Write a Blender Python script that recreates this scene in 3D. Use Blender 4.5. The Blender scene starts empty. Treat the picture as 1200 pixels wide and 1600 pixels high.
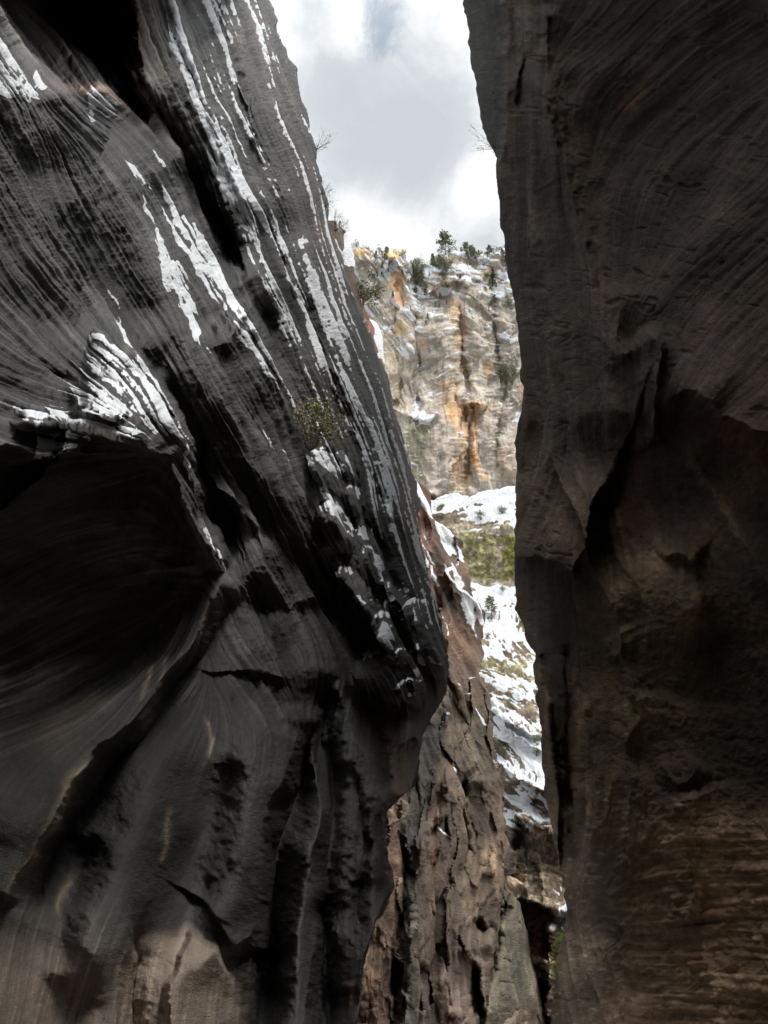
import bpy, math, random
import numpy as np

# ------------------------------------------------------------------ camera, sky, sun, exposure
SC = bpy.context.scene
PITCH = math.radians(34.9); FPX = 1164.0; CAM = np.array([0.0, 0.0, 1.6])
cam_d = bpy.data.cameras.new("camera"); cam = bpy.data.objects.new("camera", cam_d)
SC.collection.objects.link(cam); SC.camera = cam
cam_d.sensor_fit = 'VERTICAL'; cam_d.sensor_height = 24.0; cam_d.lens = 24.0*FPX/1600.0
cam_d.clip_start = 0.05; cam_d.clip_end = 6000
cam.location = CAM; cam.rotation_euler = (math.pi/2+PITCH, 0, 0)
FWD = np.array([0, math.cos(PITCH), math.sin(PITCH)]); UPV = np.array([0, -math.sin(PITCH), math.cos(PITCH)])
RGT = np.array([1.0, 0, 0])
def world(px, py, Z):
    px = np.asarray(px, float); py = np.asarray(py, float); Z = np.asarray(Z, float)
    return CAM + (((px-600)/FPX*Z)[..., None]*RGT + ((800-py)/FPX*Z)[..., None]*UPV + Z[..., None]*FWD)
def sky_dir(px, py):
    v = world(px, py, 1.0)-CAM
    return v/np.linalg.norm(v)

SUN_DIR = np.array([0.34, -0.58, 0.80]); SUN_DIR = SUN_DIR/np.linalg.norm(SUN_DIR)
SC.view_settings.view_transform = 'Standard'; SC.view_settings.look = 'None'
SC.view_settings.exposure = 0.22; SC.view_settings.gamma = 1.0
SC.render.engine = 'CYCLES'
SC.cycles.max_bounces = 6; SC.cycles.diffuse_bounces = 4; SC.cycles.glossy_bounces = 2
SC.cycles.use_denoising = True
W = bpy.data.worlds.new("World"); SC.world = W; W.use_nodes = True
def build_world():
    nt = W.node_tree; N = nt.nodes; L = nt.links; N.clear()
    def nd(t, **k):
        n = N.new(t)
        for a, b in k.items(): setattr(n, a, b)
        return n
    out = nd('ShaderNodeOutputWorld'); bg = nd('ShaderNodeBackground'); bg.inputs[1].default_value = 0.1
    sky = nd('ShaderNodeTexSky', sky_type='NISHITA', sun_disc=False)
    sky.sun_elevation = math.asin(SUN_DIR[2]); sky.sun_rotation = math.atan2(SUN_DIR[0], SUN_DIR[1])
    tc = nd('ShaderNodeTexCoord')
    def noise(sc, det, rough, dist=0.0, off=(0, 0, 0), squash=(1, 1, 1)):
        m = nd('ShaderNodeMapping'); m.inputs['Location'].default_value = off; m.inputs['Scale'].default_value = squash
        n = nd('ShaderNodeTexNoise'); n.inputs['Scale'].default_value = sc; n.inputs['Detail'].default_value = det
        n.inputs['Roughness'].default_value = rough; n.inputs['Distortion'].default_value = dist
        L.new(tc.outputs['Generated'], m.inputs[0]); L.new(m.outputs[0], n.inputs['Vector']); return n.outputs['Fac']
    def math_(op, a, b=None, c=None):
        n = nd('ShaderNodeMath', operation=op)
        for i, v in enumerate((a, b, c)):
            if v is None: continue
            if isinstance(v, (int, float)): n.inputs[i].default_value = v
            else: L.new(v, n.inputs[i])
        return n.outputs[0]
    n1 = noise(8, 10, .62, .6, (3.1, .4, 0)); n2 = noise(22, 9, .65, .5, (1, 7, 2)); n0 = noise(2.3, 4, .5, 0, (5, 2, 2))
    def blob(px, py, r, amp):
        d = sky_dir(px, py)
        v = nd('ShaderNodeVectorMath', operation='DISTANCE'); L.new(tc.outputs['Generated'], v.inputs[0]); v.inputs[1].default_value = tuple(d)
        m = nd('ShaderNodeMapRange', interpolation_type='SMOOTHSTEP'); L.new(v.outputs['Value'], m.inputs[0])
        m.inputs[1].default_value = r/FPX; m.inputs[2].default_value = 0; m.inputs[3].default_value = 0; m.inputs[4].default_value = amp
        return m.outputs[0]
    dark = math_('MULTIPLY', math_('SUBTRACT', n0, .5), .9)
    for b in ((640, 190, 170, .55), (670, 270, 130, .45), (560, 90, 120, .3), (700, 130, 110, .25), (760, 365, 60, .38), (500, 170, 150, .22),
              (735, 30, 90, -.6), (748, 285, 95, -.6), (600, 372, 110, -.55), (545, 45, 50, -.5), (770, 150, 60, -.2)):
        dark = math_('ADD', dark, blob(*b))
    dark = math_('ADD', dark, math_('MULTIPLY', math_('SUBTRACT', n1, .5), 1.6))
    dark = math_('ADD', dark, math_('MULTIPLY', math_('SUBTRACT', n2, .5), .6))
    ramp = nd('ShaderNodeValToRGB'); L.new(math_('ADD', dark, .15), ramp.inputs[0])
    e = ramp.color_ramp.elements
    e[0].position = 0.0; e[0].color = (9.2, 9.3, 9.3, 1); e[1].position = 1.0; e[1].color = (5.4, 5.75, 6.1, 1)
    m_ = ramp.color_ramp.elements.new(.32); m_.color = (7.4, 7.7, 7.95, 1)
    m_ = ramp.color_ramp.elements.new(.62); m_.color = (5.95, 6.3, 6.6, 1)
    hole = math_('ADD', blob(603, 35, 75, .9), math_('MULTIPLY', math_('SUBTRACT', n2, .5), 2.6))
    hole = math_('MULTIPLY', hole, blob(600, 30, 120, 1.0))
    hm = nd('ShaderNodeMapRange', interpolation_type='SMOOTHSTEP'); L.new(hole, hm.inputs[0])
    hm.inputs[1].default_value = .15; hm.inputs[2].default_value = .9; hm.inputs[4].default_value = .55
    blue = nd('ShaderNodeMixRGB', blend_type='MIX'); blue.inputs[0].default_value = .6
    L.new(sky.outputs[0], blue.inputs[1]); blue.inputs[2].default_value = (3.0, 4.1, 5.6, 1)
    mx = nd('ShaderNodeMixRGB', blend_type='MIX'); L.new(hm.outputs[0], mx.inputs[0]); L.new(ramp.outputs[0], mx.inputs[1]); L.new(blue.outputs[0], mx.inputs[2])
    # unseen sky brightened round the sun, added to light the near walls
    dt = nd('ShaderNodeVectorMath', operation='DOT_PRODUCT'); L.new(tc.outputs['Generated'], dt.inputs[0]); dt.inputs[1].default_value = tuple(SUN_DIR)
    gl = nd('ShaderNodeMapRange', interpolation_type='SMOOTHSTEP'); L.new(dt.outputs['Value'], gl.inputs[0]); gl.inputs[1].default_value = .56; gl.inputs[2].default_value = 1; gl.inputs[3].default_value = 1; gl.inputs[4].default_value = 4.0
    sc_ = nd('ShaderNodeVectorMath', operation='SCALE'); L.new(mx.outputs[0], sc_.inputs[0]); L.new(gl.outputs[0], sc_.inputs['Scale']); mx = sc_
    L.new(mx.outputs[0], bg.inputs[0]); L.new(bg.outputs[0], out.inputs[0])
build_world()
sun_d = bpy.data.lights.new("sun", 'SUN'); sun = bpy.data.objects.new("sun", sun_d); SC.collection.objects.link(sun)
sun_d.energy = 2.3; sun_d.angle = math.radians(12); sun_d.color = (1.0, .95, .87)
from mathutils import Vector
sun.rotation_euler = Vector(SUN_DIR).to_track_quat('Z', 'Y').to_euler()

# ------------------------------------------------------------------ small numpy toolbox
def sst(a, b, x):
    t = np.clip((x-a)/(b-a), 0, 1); return t*t*(3-2*t)
def bil(A, fx, fy):
    h, w = A.shape[:2]
    fx = np.clip(fx, 0, w-1.001); fy = np.clip(fy, 0, h-1.001)
    ix = fx.astype(np.int32); iy = fy.astype(np.int32); u = (fx-ix).astype(np.float32); v = (fy-iy).astype(np.float32)
    if A.ndim == 3: u = u[..., None]; v = v[..., None]
    return (A[iy, ix]*(1-u)+A[iy, ix+1]*u)*(1-v)+(A[iy+1, ix]*(1-u)+A[iy+1, ix+1]*u)*v
def blur(A, n):
    for _ in range(n):
        A = (A+np.roll(A, 1, 0)+np.roll(A, -1, 0))/3; A = (A+np.roll(A, 1, 1)+np.roll(A, -1, 1))/3
    return A
def spl(pts, n=5):
    P = np.array(pts, float)
    if len(P) < 3: return P
    Q = np.vstack([2*P[0]-P[1], P, 2*P[-1]-P[-2]]); out = []
    for i in range(1, len(Q)-2):
        for t in np.arange(n)/n:
            out.append(.5*(2*Q[i]+(Q[i+1]-Q[i-1])*t+(2*Q[i-1]-5*Q[i]+4*Q[i+1]-Q[i+2])*t*t+(3*Q[i]-Q[i-1]-3*Q[i+1]+Q[i+2])*t**3))
    out.append(Q[-2]); return np.array(out)
def lineat(pts, v, axis=1):
    """polyline as a function of its y (axis=1) or x (axis=0)"""
    P = np.array(pts, float); a = P[:, axis]; o = np.argsort(a)
    return np.interp(v, a[o], P[o][:, 1-axis])

FLD = {}
class Field:
    """distance / relief / colour fields of one rock body over the directions it spans"""
    def __init__(s, x0, x1, y0, y1, st, seed):
        s.x0, s.y0, s.st = x0, y0, st; s.rng = np.random.default_rng(seed)
        s.xs = np.arange(x0, x1+st, st); s.ys = np.arange(y0, y1+st, st)
        X, Y = np.meshgrid(s.xs, s.ys); s.X = X.astype(np.float32); s.Y = Y.astype(np.float32); s.sh = X.shape
        s.q = np.zeros(s.sh, np.float32); s.h = np.zeros(s.sh, np.float32)
        s.snow = np.zeros(s.sh, np.float32); s.sd = np.zeros(s.sh, np.float32)
        s.col = np.zeros(s.sh+(3,), np.float32); FLD[seed] = s
        s.WX = s.X+s.noise(70, 2)*3.2+s.noise(11, 2)*.55; s.WY = s.Y+s.noise(70, 2)*3.2+s.noise(11, 2)*.55; s.wb = s.noise(35, 2)
    def idx(s, px, py): return (px-s.x0)/s.st, (py-s.y0)/s.st
    def noise(s, wl, octv=4, sx=1.0, sy=1.0, rough=.5):
        out = np.zeros(s.sh, np.float32); a = 1.0; tot = 0; iso = abs(sx-sy) < 1e-6
        for o in range(octv):
            wx = wl*sx; wy = wl*sy
            if min(wx, wy)/s.st < .8: break
            t = s.rng.random()*3 if iso else s.rng.normal()*.05; c, k = math.cos(t), math.sin(t)
            XX, YY = (s.X, s.Y) if iso or not hasattr(s, 'wb') else (s.X+s.wb*wx*.8, s.Y+s.wb*wy*.25)
            FX = (XX*c+YY*k)/wx; FY = (YY*c-XX*k)/wy; FX -= FX.min()-s.rng.random(); FY -= FY.min()-s.rng.random()
            n = s.rng.standard_normal((int(FY.max())+3, int(FX.max())+3)).astype(np.float32)
            ix = FX.astype(np.int32); iy = FY.astype(np.int32); u = FX-ix; v = FY-iy
            u = u*u*u*(u*(6*u-15)+10); v = v*v*v*(v*(6*v-15)+10)
            out += a*((n[iy, ix]*(1-u)+n[iy, ix+1]*u)*(1-v)+(n[iy+1, ix]*(1-u)+n[iy+1, ix+1]*u)*v)
            tot += a*a; a *= rough; wl /= 2
        return out/math.sqrt(tot*.45)
    def _near(s, P, pad, warp=True):
        gx0, gx1 = P[:, 0].min()-pad, P[:, 0].max()+pad; gy0, gy1 = P[:, 1].min()-pad, P[:, 1].max()+pad
        i0 = max(0, int((gx0-s.x0)/s.st)); i1 = min(s.sh[1], int((gx1-s.x0)/s.st)+2)
        j0 = max(0, int((gy0-s.y0)/s.st)); j1 = min(s.sh[0], int((gy1-s.y0)/s.st)+2)
        if i1 <= i0 or j1 <= j0: return None
        sl = (slice(j0, j1), slice(i0, i1)); x = (s.WX if warp else s.X)[sl]; y = (s.WY if warp else s.Y)[sl]
        best = np.full(x.shape, 1e9, np.float32); sg = np.zeros(x.shape, np.float32); tt = np.zeros(x.shape, np.float32)
        sl_ = np.hypot(*(P[1:]-P[:-1]).T); cum = np.concatenate([[0], np.cumsum(sl_)]); tot = cum[-1]
        for k in range(len(P)-1):
            a, b = P[k], P[k+1]; d = b-a; L2 = max(d@d, 1e-6)
            t = np.clip(((x-a[0])*d[0]+(y-a[1])*d[1])/L2, 0, 1)
            dx = x-(a[0]+t*d[0]); dy = y-(a[1]+t*d[1]); dd = np.hypot(dx, dy); m = dd < best
            best = np.where(m, dd, best); sg = np.where(m, -np.sign(d[0]*dy-d[1]*dx), sg); tt = np.where(m, (cum[k]+t*sl_[k])/tot, tt)
        return sl, best, sg, tt
    def ridge(s, pts, amp, wl, wr, p=1.0, tap=.2, key='q', warp=True, val=None):
        """crease along pts; negative side (image left when going down) falls off over wl, the other over wr. amp > 0 stands out"""
        P = spl(pts); r = s._near(P, 3.6*max(wl, wr), warp)
        if r is None: return
        sl, d, sg, t = r
        ww = np.where(sg < 0, wl, wr); f = np.exp(-(d/ww)**p)*(1-sst(2.0, 3.5, d/ww))
        if np.ndim(amp): a = np.interp(t, np.linspace(0, 1, len(amp)), amp)
        else: a = amp
        if tap > 0: a = a*sst(0, tap, t)*sst(0, tap, 1-t)
        if key == 'q': s.q[sl] -= f*a
        elif key == 'h': s.h[sl] += f*a
        elif key == 'col': f = np.clip(f*a, 0, 1)[..., None]; s.col[sl] = s.col[sl]*(1-f)+np.array(val, np.float32)*f
        else: A = getattr(s, key); A[sl] = np.maximum(A[sl], f*a)
    def poly(s, pts, soft=6, ragged=0, key='q', amp=1.0, val=None, rag=None, mode='max'):
        P = np.array(list(pts)+[pts[0]], float); r = s._near(P, soft*2+ragged*3+6)
        if r is None: return
        sl, d, _, _ = r; x = s.WX[sl]; y = s.WY[sl]; ins = np.zeros(x.shape, bool)
        for k in range(len(P)-1):
            (x1, y1), (x2, y2) = P[k], P[k+1]
            if y1 == y2: continue
            c = ((y1 > y) != (y2 > y)) & (x < (x2-x1)*(y-y1)/(y2-y1)+x1); ins ^= c
        sd = np.where(ins, d, -d)
        if ragged: sd = sd+ragged*(s.licm if rag is None else rag)[sl]
        f = sst(-soft, soft, sd)*amp
        if key == 'q': s.q[sl] -= f
        elif key == 'h': s.h[sl] += f
        elif key == 'col': f = np.clip(f, 0, 1)[..., None]; s.col[sl] = s.col[sl]*(1-f)+np.array(val, np.float32)*f
        elif key == 'sdadd': s.sd[sl] += f
        else: A = getattr(s, key); A[sl] = np.maximum(A[sl], f)
    def blob(s, cx, cy, rx, ry, rot, amp, key='q', p=2.0, val=None):
        c, n = math.cos(math.radians(rot)), math.sin(math.radians(rot))
        dx = s.WX-cx; dy = s.WY-cy; u = (dx*c+dy*n)/rx; v = (-dx*n+dy*c)/ry
        f = np.exp(-np.hypot(u, v)**p)*amp
        if key == 'q': s.q -= f
        elif key == 'h': s.h += f
        elif key == 'col': f = np.clip(f, 0, 1)[..., None]; s.col = s.col*(1-f)+np.array(val, np.float32)*f
        elif key == 'sdadd': s.sd += f
        else: setattr(s, key, np.maximum(getattr(s, key), f))
    def dome(s, cx, cy, rx, ry, rot, amp):
        c, n = math.cos(math.radians(rot)), math.sin(math.radians(rot)); dx = s.WX-cx; dy = s.WY-cy; u = (dx*c+dy*n)/rx; v = (-dx*n+dy*c)/ry
        r = u*u+v*v*(1+.5*np.clip(u, -1, 1)); f = np.sqrt(np.clip(1.06-r, 0, None))
        s.q -= (amp*f).astype(np.float32)
    def flow(s, guides, m=8, soft=25):
        X = s.X[::m, ::m]; Y = s.Y[::m, ::m]; C = np.zeros(X.shape, np.float32); S = C.copy()
        for g in guides:
            P = spl(g, 2)
            for a, b in zip(P[:-1], P[1:]):
                mx, my = (a+b)/2; L = np.hypot(*(b-a)); th = math.atan2(b[1]-a[1], b[0]-a[0])
                w = L/(((X-mx)**2+(Y-my)**2)+soft**2)**1.5; C += w*math.cos(2*th); S += w*math.sin(2*th)
        n = np.hypot(C, S)+1e-12; C /= n; S /= n
        fx, fy = np.meshgrid(np.arange(s.sh[1])/m, np.arange(s.sh[0])/m)
        s.C2 = bil(C, fx, fy); s.S2 = bil(S, fx, fy)
        w = s.noise(90, 3)*.10; c, n = np.cos(w), np.sin(w); s.C2, s.S2 = s.C2*c-s.S2*n, s.C2*n+s.S2*c
    def lic(s, m, L, pre=0):
        C = s.C2[::m, ::m]; S = s.S2[::m, ::m]; th = .5*np.arctan2(S, C); V = np.stack([np.cos(th), np.sin(th)], -1).astype(np.float32)
        H, Wd = th.shape; N = s.rng.standard_normal((H, Wd)).astype(np.float32)
        if pre or m == 1: N = blur(N, max(pre, 1)); N /= N.std()
        gx, gy = np.meshgrid(np.arange(Wd, dtype=np.float32), np.arange(H, dtype=np.float32)); acc = N.copy()
        for sgn in (1, -1):
            px, py = gx.copy(), gy.copy(); v = V*sgn
            for k in range(L):
                px += v[..., 0]; py += v[..., 1]
                ix = np.clip(px+.5, 0, Wd-1).astype(np.int32); iy = np.clip(py+.5, 0, H-1).astype(np.int32)
                w = 1-(k+1)/(L+1); acc += N[iy, ix]*w
                nv = V[iy, ix]; sg = np.sign((nv*v).sum(-1)); sg[sg == 0] = 1; v = nv*sg[..., None]
        if m > 1: acc = blur(acc, 1)
        else:
            for ax in (0, 1): acc = .56*acc+.22*np.roll(acc, 1, ax)+.22*np.roll(acc, -1, ax)
        acc = (acc-acc.mean())/acc.std()
        if m > 1:
            fx, fy = np.meshgrid(np.arange(s.sh[1])/m, np.arange(s.sh[0])/m); acc = bil(acc, fx, fy); acc /= acc.std()
        return acc.astype(np.float32)
    def lics(s, f=34, m=40, c=30):
        s.licf = s.lic(1, f); s.licm = s.lic(2, m, 1); s.licc = s.lic(5, c, 2)
    def facets(s, cell, sx, sy, rot=0.0, key_amp=1.0, tilt=1.0):
        """piecewise planar broken-block relief"""
        c, n = math.cos(rot), math.sin(rot); U = (s.WX*c+s.WY*n)/(cell*sx); V = (-s.WX*n+s.WY*c)/(cell*sy)
        U = U-U.min()+2; V = V-V.min()+2; nu, nv = int(U.max())+4, int(V.max())+4
        jx = s.rng.random((nv, nu)); jy = s.rng.random((nv, nu)); hh = s.rng.standard_normal((nv, nu)); gx = s.rng.standard_normal((nv, nu)); gy = s.rng.standard_normal((nv, nu))
        iu = U.astype(int); iv = V.astype(int); best = np.full(s.sh, 1e9); out = np.zeros(s.sh); tone = np.zeros(s.sh)
        for a in (-1, 0, 1):
            for b in (-1, 0, 1):
                cu, cv = iu+a, iv+b; du = U-(cu+jx[cv, cu]); dv = V-(cv+jy[cv, cu]); d = du*du+dv*dv; m = d < best
                best = np.where(m, d, best); out = np.where(m, hh[cv, cu]*.5+tilt*(gx[cv, cu]*du+gy[cv, cu]*dv), out); tone = np.where(m, hh[cv, cu], tone)
        return (out*key_amp).astype(np.float32), tone.astype(np.float32)

COL = SC.collection
def tagk(o, label=None, cat=None, group=None, kind=None):
    if label: o['label'] = label
    if cat: o['category'] = cat
    if group: o['group'] = group
    if kind: o['kind'] = kind
    return o
def grid_mesh(name, P, attrs, mat, uv):
    R, C = P.shape[:2]; me = bpy.data.meshes.new(name); nv = R*C; nf = (R-1)*(C-1)
    me.vertices.add(nv); me.vertices.foreach_set('co', P.reshape(-1).astype(np.float32))
    i = np.arange(nv).reshape(R, C); F = np.stack([i[:-1, :-1], i[1:, :-1], i[1:, 1:], i[:-1, 1:]], -1).reshape(-1)
    me.loops.add(nf*4); me.loops.foreach_set('vertex_index', F.astype(np.int32))
    me.polygons.add(nf); me.polygons.foreach_set('loop_start', np.arange(0, nf*4, 4, dtype=np.int32))
    me.polygons.foreach_set('loop_total', np.full(nf, 4, np.int32)); me.polygons.foreach_set('use_smooth', np.ones(nf, bool))
    me.update(calc_edges=True)
    for k, A in attrs.items():
        if A.ndim == 3:
            a = me.attributes.new(k, 'FLOAT_VECTOR', 'POINT'); a.data.foreach_set('vector', A.reshape(-1).astype(np.float32))
        else:
            a = me.attributes.new(k, 'FLOAT', 'POINT'); a.data.foreach_set('value', A.reshape(-1).astype(np.float32))
    a = me.attributes.new('grain_uv', 'FLOAT_VECTOR', 'POINT'); a.data.foreach_set('vector', uv.reshape(-1).astype(np.float32))
    me.materials.append(mat); o = bpy.data.objects.new(name, me); COL.objects.link(o); return o

def rock_material(name, bump=1.0, var=.35, grain=.34, rough=.85, spec=.25, snow_c=(.68, .70, .73)):
    m = bpy.data.materials.new(name); m.use_nodes = True; nt = m.node_tree; N, L = nt.nodes, nt.links
    b = N['Principled BSDF']; b.inputs['Roughness'].default_value = rough
    b.inputs['Specular IOR Level'].default_value = spec
    def at(n):
        a = N.new('ShaderNodeAttribute'); a.attribute_name = n; return a
    alb, sn, px, uv = at('albedo'), at('snow'), at('pixel'), at('grain_uv')
    def noise(s, d, r):
        n = N.new('ShaderNodeTexNoise'); n.inputs['Scale'].default_value = s; n.inputs['Detail'].default_value = d; n.inputs['Roughness'].default_value = r
        L.new(uv.outputs['Vector'], n.inputs['Vector']); return n.outputs['Fac']
    def mth(op, a, c=None, e=None):
        n = N.new('ShaderNodeMath'); n.operation = op
        for i, v in enumerate((a, c, e)):
            if v is None: continue
            if isinstance(v, (int, float)): n.inputs[i].default_value = v
            else: L.new(v, n.inputs[i])
        return n.outputs[0]
    g = noise(grain, 6, .72); g2 = noise(.06, 5, .6)
    v = mth('ADD', mth('MULTIPLY', mth('SUBTRACT', g, .5), var*3.4), mth('MULTIPLY', mth('SUBTRACT', g2, .5), var*2.0))
    v = mth('MAXIMUM', mth('ADD', v, 1.0), .25)
    mul = N.new('ShaderNodeVectorMath'); mul.operation = 'SCALE'; L.new(alb.outputs['Vector'], mul.inputs[0]); L.new(v, mul.inputs['Scale'])
    sf = mth('ADD', sn.outputs['Fac'], mth('MULTIPLY', mth('SUBTRACT', g, .5), .7))
    mr = N.new('ShaderNodeMapRange'); mr.interpolation_type = 'SMOOTHSTEP'; L.new(sf, mr.inputs[0]); mr.inputs[1].default_value = .38; mr.inputs[2].default_value = .62
    mix = N.new('ShaderNodeMix'); mix.data_type = 'RGBA'; L.new(mr.outputs[0], mix.inputs[0]); L.new(mul.outputs[0], mix.inputs[6]); mix.inputs[7].default_value = tuple(snow_c)+(1,)
    L.new(mix.outputs[2], b.inputs['Base Color'])
    hgt = mth('MULTIPLY', mth('ADD', mth('MULTIPLY', g, bump*4.0), mth('MULTIPLY', mr.outputs[0], .5)), px.outputs['Fac'])
    bp = N.new('ShaderNodeBump'); bp.inputs['Distance'].default_value = 1.0; bp.inputs['Strength'].default_value = .9; L.new(hgt, bp.inputs['Height']); L.new(bp.outputs[0], b.inputs['Normal'])
    return m

def build(F, name, GX, GY, mat, wrap=None, hscale=1.0, ext=None, auto=(.45, .75), snow_h=.35, zmul=None):
    """turn a field into a real surface. GX, GY: directions of the grid; F.q holds ln distance; relief F.h is in grain units along the normal"""
    fx, fy = F.idx(GX, GY)
    q = bil(F.q, fx, fy); h = bil(F.h, fx, fy)*hscale; Z = np.exp(q)
    if zmul is not None: Z = Z*zmul
    P = world(GX, GY, Z)
    def nrm(P):
        a = np.gradient(P, axis=1); b = np.gradient(P, axis=0); n = np.cross(a, b); n /= np.linalg.norm(n, axis=-1, keepdims=True)+1e-12
        f = np.sign((n*(CAM-P)).sum(-1, keepdims=True)); f[f == 0] = 1; return n*f
    n0 = nrm(P)
    px = (Z/FPX)
    # soften relief where the surface is seen edge-on so silhouettes stay crisp
    snow = bil(F.snow, fx, fy)
    P1 = P+n0*(h*px)[..., None]
    n1 = nrm(P1); sd = bil(F.sd, fx, fy); lf = bil(F.licf, fx, fy)
    S = np.clip(np.maximum(snow, sst(auto[0], auto[1], n1[..., 2]+lf*.06)*np.clip(sd, 0, 1)), 0, 1)
    hs = h*(1-.1*S)+snow_h*S
    P2 = P+n0*(hs*px)[..., None]
    alb = bil(F.col, fx, fy)
    uv = np.stack([GX, GY, np.zeros_like(GX)], -1)
    A = dict(snow=S, pixel=px, albedo=alb)
    if ext:                      # carry the top of the wall on upward, out of the picture
        top = P2[0]; rows = []
        for k, e in enumerate(ext): rows.append(top+np.array(e)+F.rng.standard_normal(top.shape)*.0)
        rows = np.array(rows[::-1]); n = len(rows); P2 = np.concatenate([rows, P2], 0)
        for k in list(A): A[k] = np.concatenate([np.repeat(A[k][:1], n, 0), A[k]], 0)
        uv = np.concatenate([np.repeat(uv[:1], n, 0), uv], 0)
    o = grid_mesh(name, P2, A, mat, uv); tagk(o, kind='structure'); o['category'] = o.get('category', '') or 'rock'
    del o['category']
    return o, P2

# ================================================================== LEFT WALL (near)
SIL_L = [(150, -900), (330, -300), (415, 0), (440, 60), (462, 120), (480, 190), (497, 240), (501, 290), (511, 320), (518, 365), (540, 420), (556, 470), (575, 520), (590, 560), (605, 610),
         (622, 670), (636, 720), (648, 780), (655, 850), (668, 900), (680, 950), (694, 1000), (698, 1040), (693, 1085), (676, 1118), (658, 1150), (655, 1190), (646, 1225), (622, 1250), (603, 1268), (604, 1310), (613, 1384), (603, 1412), (587, 1442), (568, 1505), (557, 1600), (553, 1700)]
def left_wall():
    F = Field(-205, 765, -75, 1680, 1.1, 11); X, Y = F.X, F.Y
    d = ((545+Y*.2921)-X)*.960; d = np.sqrt(np.maximum(d, 8)**2+22**2); F.q = np.log(2750/d).astype(np.float32)
    F.flow([[(-60, 0), (30, 130), (120, 330), (230, 560), (330, 740)], [(60, 60), (150, 200), (250, 350), (350, 560), (450, 780), (520, 900)],
            [(-60, 250), (20, 400), (120, 520), (160, 560)], [(-60, 580), (40, 630), (160, 665), (290, 715)],
            [(0, 40), (60, 110), (150, 170), (260, 260), (330, 420), (390, 520)], [(200, 0), (240, 110), (290, 240), (370, 420), (440, 580), (500, 720)],
            [(300, 0), (340, 130), (400, 300), (470, 480), (560, 700), (620, 860)], [(400, 0), (460, 200), (520, 400), (590, 620), (640, 800), (680, 950)],
            [(180, 560), (250, 640), (300, 760), (345, 870)], [(360, 560), (420, 680), (480, 800), (530, 880)],
            [(490, 700), (540, 760), (580, 860), (600, 960)], [(560, 800), (600, 880), (640, 980), (680, 1040)],
            [(330, 900), (380, 960), (430, 1050)], [(350, 1000), (400, 1060), (460, 1130)], [(20, 1400), (80, 1260), (170, 1150), (280, 1040), (320, 950)],
            [(0, 1150), (90, 1120), (200, 1080)], [(60, 1600), (110, 1400), (200, 1250)], [(250, 1600), (300, 1400), (380, 1200)], [(420, 1600), (440, 1400), (480, 1200), (520, 1050)],
            [(540, 1600), (560, 1400), (560, 1200)], [(620, 1600), (640, 1400), (660, 1200), (680, 1080)], [(560, 980), (610, 1040), (650, 1100)], [(0, 800), (100, 760), (250, 720)], [(0, 1000), (150, 900), (330, 880)]])
    F.lics(80, 60, 36)
    # ----- large folds
    q = F.ridge
    q([(-75, -20), (0, 18), (40, 62), (75, 100), (110, 128), (150, 143), (185, 150)], .22, 160, 6, tap=.12)        # rim under the dark recess
    F.blob(95, 20, 110, 75, 35, -.38, p=2.6)
    q([(150, -60), (168, 20), (185, 90), (205, 150), (235, 190)], -.14, 30, 14, tap=.15)
    q([(195, -60), (212, 40), (228, 110), (255, 180), (275, 240), (290, 290)], .07, 16, 26, tap=.15)                # rough rib
    q([(232, 120), (262, 190), (296, 260), (330, 330), (362, 400), (384, 450)], -.17, 40, 16, tap=.2)              # dark cleft
    q([(260, -60), (288, 60), (318, 150), (352, 240), (385, 320), (405, 385)], .075, 18, 50, tap=.15)               # snowy rib
    q([(330, -60), (350, 60), (372, 130), (400, 230), (425, 300)], -.06, 24, 12)
    q([(365, 0), (385, 90), (410, 190), (440, 300), (470, 380)], .05, 14, 30)
    q([(378, 466), (400, 500), (430, 560), (452, 610), (468, 650), (484, 700), (498, 745), (516, 800), (545, 860)], [.1, .2, .22, .2, .17, .14, .12, .1, .05], 90, 6, tap=.06)     # knife edge of the middle slab
    q([(398, 470), (425, 520), (450, 580), (472, 635), (500, 690)], -.08, 10, 22, tap=.15)
    q([(383, 468), (376, 500), (366, 530), (362, 560)], .05, 26, 5, tap=.2)
    q([(440, 330), (500, 500), (560, 660), (610, 800), (645, 900)], .05, 30, 30, p=1.5)
    q([(400, 300), (450, 430), (500, 560), (550, 690), (600, 800), (630, 890)], -.05, 14, 14)
    q([(455, 180), (500, 330), (560, 500), (610, 650), (640, 800)], .035, 14, 22)
    # folds running down the middle slab
    q([(120, 180), (200, 330), (280, 480), (350, 640), (400, 760), (450, 900)], .05, 60, 60, p=1.8)
    q([(60, 200), (130, 330), (200, 470), (225, 560)], -.03, 44, 44, p=1.8)
    q([(210, 545), (255, 595), (290, 645), (308, 690), (318, 740), (334, 800), (350, 846)], -.10, 9, 24, tap=.15)
    q([(180, 560), (260, 640), (330, 760), (350, 860), (352, 900)], -.08, 6, 40, tap=.15)
    q([(250, 460), (300, 560), (370, 680), (440, 800), (470, 900)], .05, 36, 36, p=1.7)
    q([(320, 620), (370, 720), (400, 800), (430, 880)], -.05, 30, 30, p=1.7)
    q([(300, 720), (380, 800), (430, 900), (445, 960)], .06, 50, 14)
    # ----- the snowy boss with its overhang
    q([(138, 524), (170, 532), (205, 550), (240, 592), (272, 640), (292, 688), (303, 740), (318, 800), (334, 845), (348, 886)], [.05, .18, .26, .32, .34, .34, .32, .28, .24, .2], 170, 5, tap=.05)
    F.blob(205, 630, 120, 80, 35, .20, p=2.6)
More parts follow.
